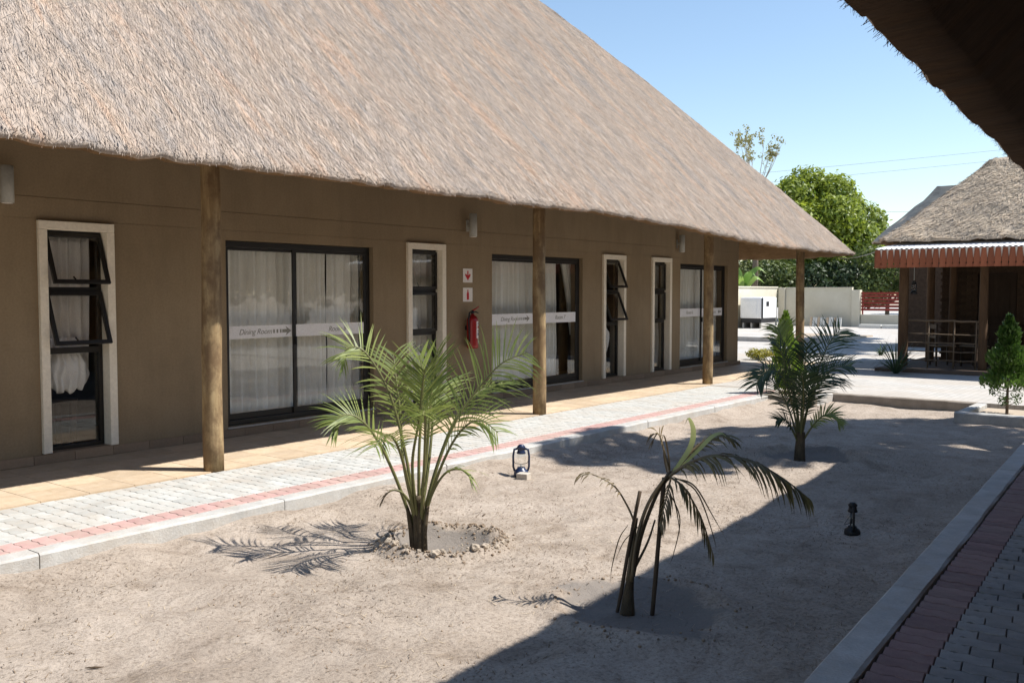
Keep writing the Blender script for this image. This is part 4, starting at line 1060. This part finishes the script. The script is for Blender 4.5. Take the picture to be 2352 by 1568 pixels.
blade(pw, P2, [(.30, -.02, .86), (.40, -.02, .96), (.47, -.02, 1.03), (.53, -.01, 1.045), (.57, .0, 1.00)], .014, 'palm_leaf_lime')
for pts in ([(.23, .01, .79), (.205, .01, .9), (.20, .02, 1.0)], [(.24, .0, .78), (.225, -.01, .92), (.20, -.01, 1.03), (.17, 0, 1.02)], [(.0, 0, .52), (-.05, 0, .44), (-.09, 0, .28), (-.10, 0, .18)],
            [(.05, 0, .5), (-.02, .02, .42), (-.07, .03, .30)], [(.24, 0, .75), (.27, -.05, .60), (.29, -.06, .44)], [(.23, 0, .72), (.29, -.03, .56), (.25, -.05, .36), (.22, -.06, .30)],
            [(.24, 0, .79), (.36, -.05, .76), (.46, -.08, .60), (.56, -.1, .42)], [(.25, 0, .80), (.38, -.04, .72), (.47, -.07, .48), (.49, -.08, .36)]):
    blade(pw, P2, pts, .007, 'palm_leaf_dry', random.random())
def stake(base, top, r, label):
    b = np.array(base); t = np.array(top); n = 9; pts = [b+(t-b)*i/(n-1)+np.array([.006*nz(i, base[0]*9), .006*nz(i, base[1]*9, 4), 0]) for i in range(n)]
    tag(MB().tube(pts, [r*(1+.12*nz(i*1.3, r*90)) for i in range(n)], 8).build('stake', 'stick', None, smooth=True), label, 'stake', 'stakes of the withered palm')
stake((4.55, -6.27, -.25), tuple(np.array(P2)+Rv*.062-Dv*.03+Zv*.72), .011, 'crooked dark stick left of the withered palm')
stake((4.67, -6.44, -.25), tuple(np.array(P2)+Rv*.205+Dv*.01+Zv*.79), .0135, 'straight dark stick right of the withered palm')

# ---- the palm near the end of the bed
P3 = (9.84, -5.35, -.19)
p3 = thing('palm', P3, 'dense dark palm in half shade near the far end of the sandy bed', 'palm', 'palms in the garden bed')
stalk(p3, P3, [(0, 0, 0), (.0, 0, .16), (.01, 0, .34)], (.068, .045), 'palm_trunk', 'trunk')
F3 = [([(0, 0, .2), (.10, .05, .62), (.22, .10, 1.02), (.34, .14, 1.28), (.47, .16, 1.44)], .36, .5), ([(0, 0, .2), (-.08, 0, .60), (-.20, -.04, .92), (-.33, -.08, 1.02), (-.46, -.12, .96), (-.52, -.14, .86)], .34, .4),
 ([(0, 0, .2), (-.04, .04, .66), (-.10, .10, 1.06), (-.17, .16, 1.34), (-.20, .20, 1.46)], .30, .55), ([(0, 0, .2), (.06, -.05, .60), (.16, -.12, .90), (.30, -.2, 1.05), (.44, -.28, 1.08)], .32, .45),
 ([(0, 0, .2), (.02, .02, .66), (.05, .04, 1.05), (.08, .06, 1.30)], .3, .5), ([(0, 0, .2), (.10, .1, .56), (.24, .2, .80), (.40, .3, .90), (.50, .36, .84)], .32, .4),
 ([(0, 0, .2), (-.1, .1, .58), (-.22, .22, .85), (-.34, .34, .98)], .32, .4), ([(.0, 0, .18), (.10, -.04, .38), (.22, -.06, .52), (.33, -.08, .53), (.39, -.1, .45)], .22, .85),
 ([(0, 0, .18), (-.09, -.03, .36), (-.18, -.05, .48), (-.27, -.07, .48)], .2, .3), ([(0, 0, .2), (.0, -.1, .58), (-.04, -.22, .86), (-.10, -.34, 1.0)], .3, .45), ([(0, 0, .2), (-.03, .03, .62), (-.13, .05, .95), (-.20, .06, 1.20), (-.30, .06, 1.32)], .3, .35)]
for i, (pts, L, tn) in enumerate(F3): frond(p3, P3, pts, L, 30, .5, .015, .26, .012, ('palm_leaf_dark' if i not in (2, 7) else 'palm_leaf', 'palm_stem'), tone=tn, fwd=.6, twist=(-.8, .7, .6, -.6, 0, -.5, .5, -.6, .6, 0, .4)[i])

# ---- small garden plants
def leaf_cloud(name, centres, spread, count, size, m, off, flat_=.6, tint_by_z=False):
    """leaf-sized quads scattered in lumps; centres: (x, y, z, r)"""
    c = np.array(centres); wgt = c[:, 3]**2.2; k = rng.choice(len(c), count, p=wgt/wgt.sum())
    d = unit(rng.normal(size=(count, 3))); rr = (rng.uniform(.35, 1, count)**(1/2.2))*(1+rng.normal(0, .07, count))
    P = c[k, :3]+d*(c[k, 3]*rr)[:, None]*np.array(spread)
    N = unit(d*.8+rng.normal(0, .6, (count, 3))+np.array([0, 0, .35]))
    A = unit(np.cross(N, rng.normal(size=(count, 3)))); B = np.cross(N, A)
    s = rng.uniform(.6, 1.25, count)[:, None]
    V = np.stack([P-A*s*size[0], P+B*s*size[1]*.9-A*s*size[0]*.1, P+A*s*size[0], P-B*s*size[1]*.9-A*s*size[0]*.1], 1).reshape(-1, 3)-np.array(off)
    tint = np.repeat(np.clip(rng.normal(.5, .22, count)+(d[:, 2]*.12), 0, 1), 4)
    return np_mesh(name, V, np.arange(4*count).reshape(-1, 4), m, tint)
def conifer(base, h, r, label, m, count, low=.12, bare=0, lean=0):
    t = thing('conifer', base, label, 'conifer')
    x, y, z = base
    MB().tube([(x, y, z-.05), (x+.01, y, z+h*.4), (x+lean, y+.01, z+h*.93)], [.022, .015, .004], 7).build('trunk', 'bark', t, smooth=True)
    n = count; f = rng.uniform(low, 1, n); prof = np.interp(f, [0, low, .3, .55, .8, 1], [.3, .55, 1, .82, .45, .04])
    lob = 1+.25*np.sin(f*23+rng.uniform(0, .6, n)); a = rng.uniform(0, 2*math.pi, n); rad = r*prof*lob*np.sqrt(rng.uniform(.15, 1, n))
    P = np.stack([x+lean*f+rad*np.cos(a), y+rad*np.sin(a), z+h*f+.02*rng.normal(size=n)], 1)
    out_ = np.stack([np.cos(a)*.6, np.sin(a)*.6, np.full(n, 1.0)], 1)+rng.normal(0, .3, (n, 3)); A = unit(out_); B = unit(np.cross(A, rng.normal(size=(n, 3))))
    L = rng.uniform(.03, .07, n)[:, None]; wd = L*.28
    V = np.stack([P-A*L*.2, P+A*L*.4+B*wd, P+A*L, P+A*L*.4-B*wd], 1).reshape(-1, 3)-np.array(base)
    link('crown', np_mesh('crown', V, np.arange(4*n).reshape(-1, 4), m, np.repeat(np.clip(.35+.4*(rad/(r+1e-6))+rng.normal(0, .15, n), 0, 1), 4)), t)
    for i in range(bare):
        q = 2*math.pi*i/bare+.4; hh = .12+.1*(i % 3)
        tw = [(x, y, z+hh), (x+.12*math.cos(q), y+.12*math.sin(q), z+hh+.03), (x+.24*math.cos(q), y+.24*math.sin(q), z+hh+.10)]
        MB().tube(tw, [.007, .005, .002], 5).build('branch', 'bark', t)
        link('sprig', leaf_cloud('sprig', [((tw[2][0]+tw[1][0])/2, (tw[2][1]+tw[1][1])/2, (tw[2][2]+tw[1][2])/2+.02, .085)], (1, 1, .8), 70, (.022, .010), m, base), t)
    return t
conifer((14.55, -6.53, -.05), 1.34, .30, 'small dark green conifer in the planter before the dining hut', 'conifer_leaf', 5200, low=.28, bare=7, lean=.03)
conifer((14.86, -3.20, -.05), 1.36, .24, 'slim lime green conifer in the corner planter behind the palm', 'lime_conifer', 3800, low=.08, lean=-.03)
for i, (x, y, s, lb) in enumerate(((21.9, .25, .17, 'low yellow-green shrub beside the corner of the lodge, left one'), (21.75, -.45, .19, 'low yellow-green shrub beside the corner of the lodge, right one'))):
    t = thing('shrub', (x, y, 0), lb, 'shrub', 'yellow shrubs at the lodge corner')
    for k in range(5):
        q = k*1.3; MB().tube([(x, y, -.02), (x+.08*math.cos(q), y+.08*math.sin(q), s*.9)], [.008, .003], 5).build('stem', 'bark', t)
    link('foliage', leaf_cloud('foliage', [(x+.22*math.cos(q)*s*4, y+.22*math.sin(q)*s*4, s*.8+.04*math.sin(q*3), s) for q in (0, 1.2, 2.4, 3.6, 4.8)], (1.1, 1.1, .7), 900, (.035, .016), 'yellow_leaf', (x, y, 0)), t)
def tussock(x, y, z, n, L, label, m='grass_leaf'):
    t = thing('spiky_plant', (x, y, z), label, 'plant'); V, F, T = [], [], []
    for i in range(n):
        q = random.uniform(0, 2*math.pi); e = random.uniform(.5, 1.35); d = np.array([math.cos(q)*math.cos(e), math.sin(q)*math.cos(e), math.sin(e)])
        ribbon(V, F, T, (x+.04*math.cos(q), y+.04*math.sin(q), z), d, np.array([-math.sin(q), math.cos(q), 0]), L*random.uniform(.6, 1.1), .028, random.uniform(.3, 1.1), random.random(), seg=6)
    link('leaves', np_mesh('leaves', np.array(V)-np.array((x, y, z)), np.array(F), m, T), t)
    MB().tube([(x, y, z-.05), (x, y, z+.08)], [.05, .035], 8).build('stem', 'palm_trunk', t)
tussock(19.9, -3.55, 0, 60, .85, 'dark spiky plant at the foot of the dining hut front post')
tussock(25.5, -1.6, 0, 26, .55, 'small spiky plant in the shaded yard left of the dining hut')

# ---- trees
def tree(name, base, label, lumps, count, size, m, limbs, trunk_r=.2, cat='tree', group=None, bark='bark', spread=(1, 1, .9)):
    t = thing(name, base, label, cat, group); b = np.array(base)
    fork = b+np.array([0, 0, limbs])
    MB().tube([b-np.array([0, 0, .2]), b+np.array([.05, .03, limbs*.5]), fork], [trunk_r*1.2, trunk_r, trunk_r*.8], 10).build('trunk', bark, t, smooth=True)
    cs = []
    for i, (dr, dd, dz, r) in enumerate(lumps):
        c = b+Rv*dr+Dv*dd+Zv*dz; cs.append((*c, r)); mid = (fork+c)/2+np.array([.1*math.sin(i*2), .1*math.cos(i*3), -.15])
        MB().tube(spline([fork-Zv*.1, mid, c], 8), [trunk_r*(.55-.055*k) for k in range(9)], 6).build('limb', bark, t, smooth=True)
    link('crown', leaf_cloud('crown', cs, spread, count, size, m, base), t)
    return t
def lump_set(n, rx, rz, z0, r, seed):
    g = random.Random(seed); o = []
    for i in range(n):
        q = 2*math.pi*i/n+g.uniform(-.3, .3); e = g.uniform(-.2, 1); o.append((rx*math.cos(q)*math.cos(e*.8), rx*.8*math.sin(q)*math.cos(e*.8), z0+rz*e, r*g.uniform(.75, 1.25)))
    return o
mango = [(-2.5, 0, 6.5, 1.25), (-1.5, -.8, 7.4, 1.2), (-.5, .2, 8.0, 1.35), (.6, -.6, 7.7, 1.2), (1.3, .4, 6.8, 1.3), (2.1, -.5, 5.9, 1.25), (2.7, .5, 4.8, 1.2), (3.1, -.4, 3.6, 1.15), (.2, -2.0, 6.0, 1.5), (-1.4, -2.0, 5.6, 1.4), (1.4, -1.9, 4.6, 1.4), (-.3, -2.4, 4.2, 1.4), (-2.6, -1.2, 4.8, 1.3), (0, 1, 5.5, 1.9), (2.3, -1.6, 3.0, 1.1), (-1.6, -2.0, 3.1, 1.2), (.6, -2.2, 2.8, 1.2), (-3.4, 0, 5.2, 1.2), (-3.9, .3, 6.2, 1.0), (3.5, .2, 2.6, 1.0)]
mango = [(a*1.22-.25, b_, c*1.0, r*1.14) for a, b_, c, r in mango]
tree('round_tree', (57.5, 11.4, 0), 'big round bright green tree beyond the shaded boundary wall', mango, 38000, (.17, .085), 'mango_leaf', 2.4, .3)
for i, (x, y, s, lb) in enumerate(((52.5, 12.6, 1.0, 'dark bushy tree under the left side of the big round tree'), (53.5, 9.2, 1.0, 'dark bushy tree right behind the middle of the shaded wall'), (54.0, 6.4, 1.05, 'dark bushy tree above the right end of the shaded wall'), (56.0, 3.6, 1.1, 'dark bushy tree behind the red slatted fence'))):
    tree('dark_tree', (x, y, 0), lb, [(a, b_, c*s, r*s) for a, b_, c, r in lump_set(8, 1.3, 1.3, 2.0, .95, 30+i)], 6000, (.13, .06), 'mid_leaf' if i != 1 else 'dark_leaf', 1.1, .12, group='dark trees behind the wall')
tree('mixed_tree', (50.5, 14.3, 0), 'loose yellow-green bush seen under the lodge eave', lump_set(7, 1.1, 1.5, 2.1, .75, 3), 1900, (.13, .06), 'mixed_leaf', 1.2, .09)
tree('pale_tree', (78, 7.6, 0), 'hazy grey-green treetop beside the dining hut roof', lump_set(8, 2.0, 1.8, 4.8, 1.3, 6), 4000, (.18, .08), 'dark_leaf', 3, .2)
# tall, nearly bare tree over the lodge roof
sb = (49.3, 12.2, 0); s = thing('sparse_tree', sb, 'tall sparse tree with few yellowish leaves above the thatched roof edge', 'tree')
fork = np.array(sb)+np.array([0, 0, 7.2]); MB().tube([np.array(sb)-Zv*.2, np.array(sb)+np.array([.1, 0, 4]), fork], [.2, .16, .10], 8).build('trunk', 'bark', s, smooth=True)
pts_c = []
g = random.Random(5)
for i in range(15):
    q = g.uniform(0, 6.28); rr = g.uniform(.5, 1.35); zz = g.uniform(1.5, 3.4); e = fork+Rv*rr*math.cos(q)+Dv*rr*math.sin(q)*.8+Zv*zz
    m_ = (fork+e)/2+Rv*.15*math.cos(q)
    MB().tube(spline([fork-Zv*.3*g.random(), m_, e], 8), [.032-.0034*k for k in range(9)], 5).build('limb', 'pale_bark', s)
    for k in range(3):
        tw = e+np.array([g.uniform(-.4, .4), g.uniform(-.4, .4), g.uniform(.0, .55)]); st_ = m_+(e-m_)*g.uniform(.3, 1)
        MB().tube([st_, (st_+tw)/2+Zv*.05, tw], [.010, .008, .004], 4).build('twig', 'pale_bark', s)
        pts_c.append((*tw, .16)); pts_c.append((*((st_+tw)/2), .14))
link('crown', leaf_cloud('crown', pts_c, (1, 1, 1), 1100, (.075, .045), 'sparse_leaf', sb), s)
# banana clump under the lodge eave
bb = (47.6, 12.2, 0); s = thing('banana_plant', bb, 'bright banana-like clump behind the sunlit wall at the lodge corner', 'plant')
MB().tube([(bb[0], bb[1], -.1), (bb[0], bb[1], 1.8)], [.13, .08], 9).build('stem', 'palm_stem', s, smooth=True)
for i in range(9):
    q = i*.7+.2; e = .5+.5*(i % 3)
    blade(s, bb, [(0, 0, 1.6), (.35*math.cos(q), .35*math.sin(q), 1.9+.35*e), (.85*math.cos(q), .85*math.sin(q), 2.2+.5*e), (1.35*math.cos(q), 1.35*math.sin(q), 1.9+.5*e)], .21, 'banana_leaf', random.random())
# tree on the right, out of view, whose shade falls across the bed
SHB = (13.6, -10.3, 0)
def over(gx, gy, z, r):      # a crown lump whose shade reaches the sand at gx, gy
    p = np.array([gx+.374*(z+.15), gy-.570*(z+.15), z])-np.array(SHB); return (p@Rv, p@Dv, z, r)
tree('shade_tree', SHB, 'leafy tree right of the view whose shade dapples the far sand', [over(*q) for q in ((8.5, -3.5, 9.2, .55), (9.4, -3.4, 8.7, .6), (9.2, -4.2, 8.2, .7), (10.2, -4.5, 8.6, .75), (11.1, -4.3, 9.3, .7), (10.6, -5.2, 7.8, .75), (11.8, -5.0, 8.4, .75), (12.7, -4.9, 9.0, .7), (12.4, -5.8, 7.6, .75), (9.7, -5.1, 7.6, .6), (8.6, -4.6, 8.6, .45), (13.3, -5.5, 8.3, .75), (11.4, -5.9, 7.2, .7), (12.9, -6.6, 7.4, .8))], 11500, (.13, .06), 'dark_leaf', 5.2, .2, spread=(1, 1, .75))

SHB = (29.6, -8.6, 0)
tree('shade_tree', SHB, 'tall leafy tree hidden behind the dining hut, shading the yard beyond', [over(*q) for q in ((25.4, .3, 10.6, 1.2), (26.6, .6, 11.2, 1.2), (28.4, .8, 10.8, 1.3), (30.2, 1.6, 11.4, 1.2), (32.2, 2.0, 11.2, 1.2), (28.0, -.4, 9.6, 1.2), (34.0, 2.2, 11, 1.1), (30.0, 0, 9.4, 1.2))], 8000, (.2, .1), 'dark_leaf', 6.2, .3)

# unseen tree row added past the near building to darken the glass reflections
for i in range(6):
    tree('added_hedge_tree', (13.5+i*4.2, -17.5-.6*(i % 2), 0), ('first', 'second', 'third', 'fourth', 'fifth', 'sixth')[i]+' tree of the unseen dark row added right of the view for the lodge glass to mirror', lump_set(9, 2.0, 2.0, 2.6, 1.5, 60+i), 2600, (.3, .15), 'dark_leaf', 1.6, .16, group='added tree row mirrored in the glass')

# ================================================================== SMALL THINGS ON THE SAND
blk = MB().box(-.05, .05, -.055, .055, 0, .07); a = .25
blk.v = [(7.06+v[0]*math.cos(a)-v[1]*math.sin(a), -3.71+v[0]*math.sin(a)+v[1]*math.cos(a), sand_z(7.06, -3.71)-.012+v[2]) for v in blk.v]
tag(blk.build('brick_block', 'brick_block', None, bevel=.004), 'small pale brick lying in front of the navy lantern', 'brick')
hurricane(7.14, -3.62, sand_z(7.14, -3.62)+.01, .97, 'navy hurricane lantern standing on the sunlit sand behind a small brick', 'navy', rot=-.9)
hurricane(6.99, -6.83, sand_z(6.99, -6.83)-.005, .78, 'dark lantern seen side-on in the deep shade on the right', 'black_metal', slim=.86, rot=.45)

def rock(x, y, r, m, sq=(1, 1, .7), seed=0):
    vs, fs = ico(1, 2); mb = MB()
    for v in vs:
        k = 1+.55*nz(v.x*1.5+seed, v.y*1.5, v.z*1.5)+.1*nz(v.x*4+seed, v.y*4, v.z*4)
        mb.v.append((x+v.x*r*k*sq[0], y+v.y*r*k*sq[1], sand_z(x, y)+r*.22+v.z*r*k*sq[2]))
    mb.f = fs; mb.mi = [0]*len(fs); return mb.build('stone', m)
bx, by, br, _ = BASINS[0]
g = random.Random(11); BIGL = ['light brown stone right of the near rim of the green palm basin', 'light brown stone in the middle of the near rim of the green palm basin', 'light brown stone left on the near rim of the green palm basin', 'pale stone at the far left of the green palm basin rim']; nb_ = 0
for i in range(34):
    q = 2*math.pi*i/34+g.uniform(-.06, .06); rr = br*g.uniform(.94, 1.12); front = math.cos(q-math.radians(218))
    big = front > .2 and i % 4 == 0
    x, y = bx+rr*math.cos(q), by+rr*math.sin(q)
    o = rock(x, y, g.uniform(.032, .045) if big else (g.uniform(.016, .032) if front > .1 else g.uniform(.012, .024)), 'stone' if front > -.2 else 'clod', (1, g.uniform(.7, 1), .75), i)
    if big: nb_ += 1
    tag(o, BIGL[nb_-1] if big else 'small stone in the ring around the green palm', 'stone', 'large rim stones of the palm basin' if big else 'rim stones of the palm basin')
def scatter(name, n, area, L, wd, m, label, cat, avoid=None, seed=1, dens=None):
    """loose dry bits lying on the sand"""
    g = random.Random(seed); V = []; F = []
    while len(F) < n:
        x, y = g.uniform(area[0], area[1]), g.uniform(area[2], area[3])
        if y < right_kerb_y(x)+.03: continue
        if nz(x*.9, y*.9, seed*7)+.6*nz(x*2.6, y*2.6, seed)+.35*g.random() < .16: continue
        q = g.uniform(0, 6.28); l = (L[0]+(L[1]-L[0])*g.random()**2.2)*.5; z = sand_z(x, y)+.002; w_ = g.uniform(*wd); lift = g.uniform(0, .012)
        c, s_ = math.cos(q), math.sin(q); b0 = len(V)
        V += [(x-c*l-s_*w_, y-s_*l+c*w_, z), (x-c*l+s_*w_, y-s_*l-c*w_, z), (x+c*l+s_*w_*.4, y+s_*l-c*w_*.4, z+lift), (x+c*l-s_*w_*.4, y+s_*l+c*w_*.4, z+lift)]; F.append((b0, b0+1, b0+2, b0+3))
    o = link(name, np_mesh(name, V, F, m)); tag(o, label, cat, kind='stuff')
scatter('leaf_litter', 11000, (1.8, 11, -7.9, -3.2), (.005, .045), (.0012, .0036), 'twig_litter', 'dark bits of dead leaf and twig strewn over the sand', 'litter', seed=3)
scatter('dry_grass', 1800, (1.8, 11, -7.9, -3.2), (.03, .09), (.001, .0022), 'straw_litter', 'pale dry grass stalks lying on the sand', 'dry grass', seed=5)
def twig(x, y, L, a, label):
    pts = [(x+(k/6-.5)*L*math.cos(a)+.006*nz(k*1.7, x), y+(k/6-.5)*L*math.sin(a)+.006*nz(k*1.3, y), sand_z(x, y)+.008+.004*nz(k, 3)) for k in range(7)]
    tag(MB().tube(pts, [.002, .004, .005, .0055, .005, .0035, .002], 6).build('twig', 'stick', None, smooth=True), label, 'twig')
twig(2.25, -4.77, .085, -.75, 'short dark twig lying alone on the near left sand')
twig(5.75, -4.30, .07, .3, 'short dark twig on the sand between the green palm and the navy lantern')
# crumbs of soil around the basins
def crumbs(n, seed):
    g = random.Random(seed); vs, fs = ico(1, 1); V = []; F = []
    for i in range(n):
        if i % 3:
            b_ = BASINS[0 if i % 7 else 1]; q = g.uniform(0, 6.28); rr = b_[2]*g.gauss(1.03, .11); x, y = b_[0]+rr*math.cos(q), b_[1]+rr*math.sin(q); r = g.uniform(.004, .014)
        else: x, y, r = g.uniform(2, 10), g.uniform(-7.3, -3.3), g.uniform(.003, .008)
        z = sand_z(x, y)+r*.3; b0 = len(V); k = g.uniform(.6, 1.1)
        V += [(x+v.x*r, y+v.y*r*k, z+v.z*r*.8) for v in vs]; F += [tuple(b0+q for q in f) for f in fs]
    tag(link('soil_crumbs', np_mesh('soil_crumbs', V, F, 'clod')), 'crumbs of dry soil around the palm basins', 'soil', kind='stuff')
crumbs(700, 8)
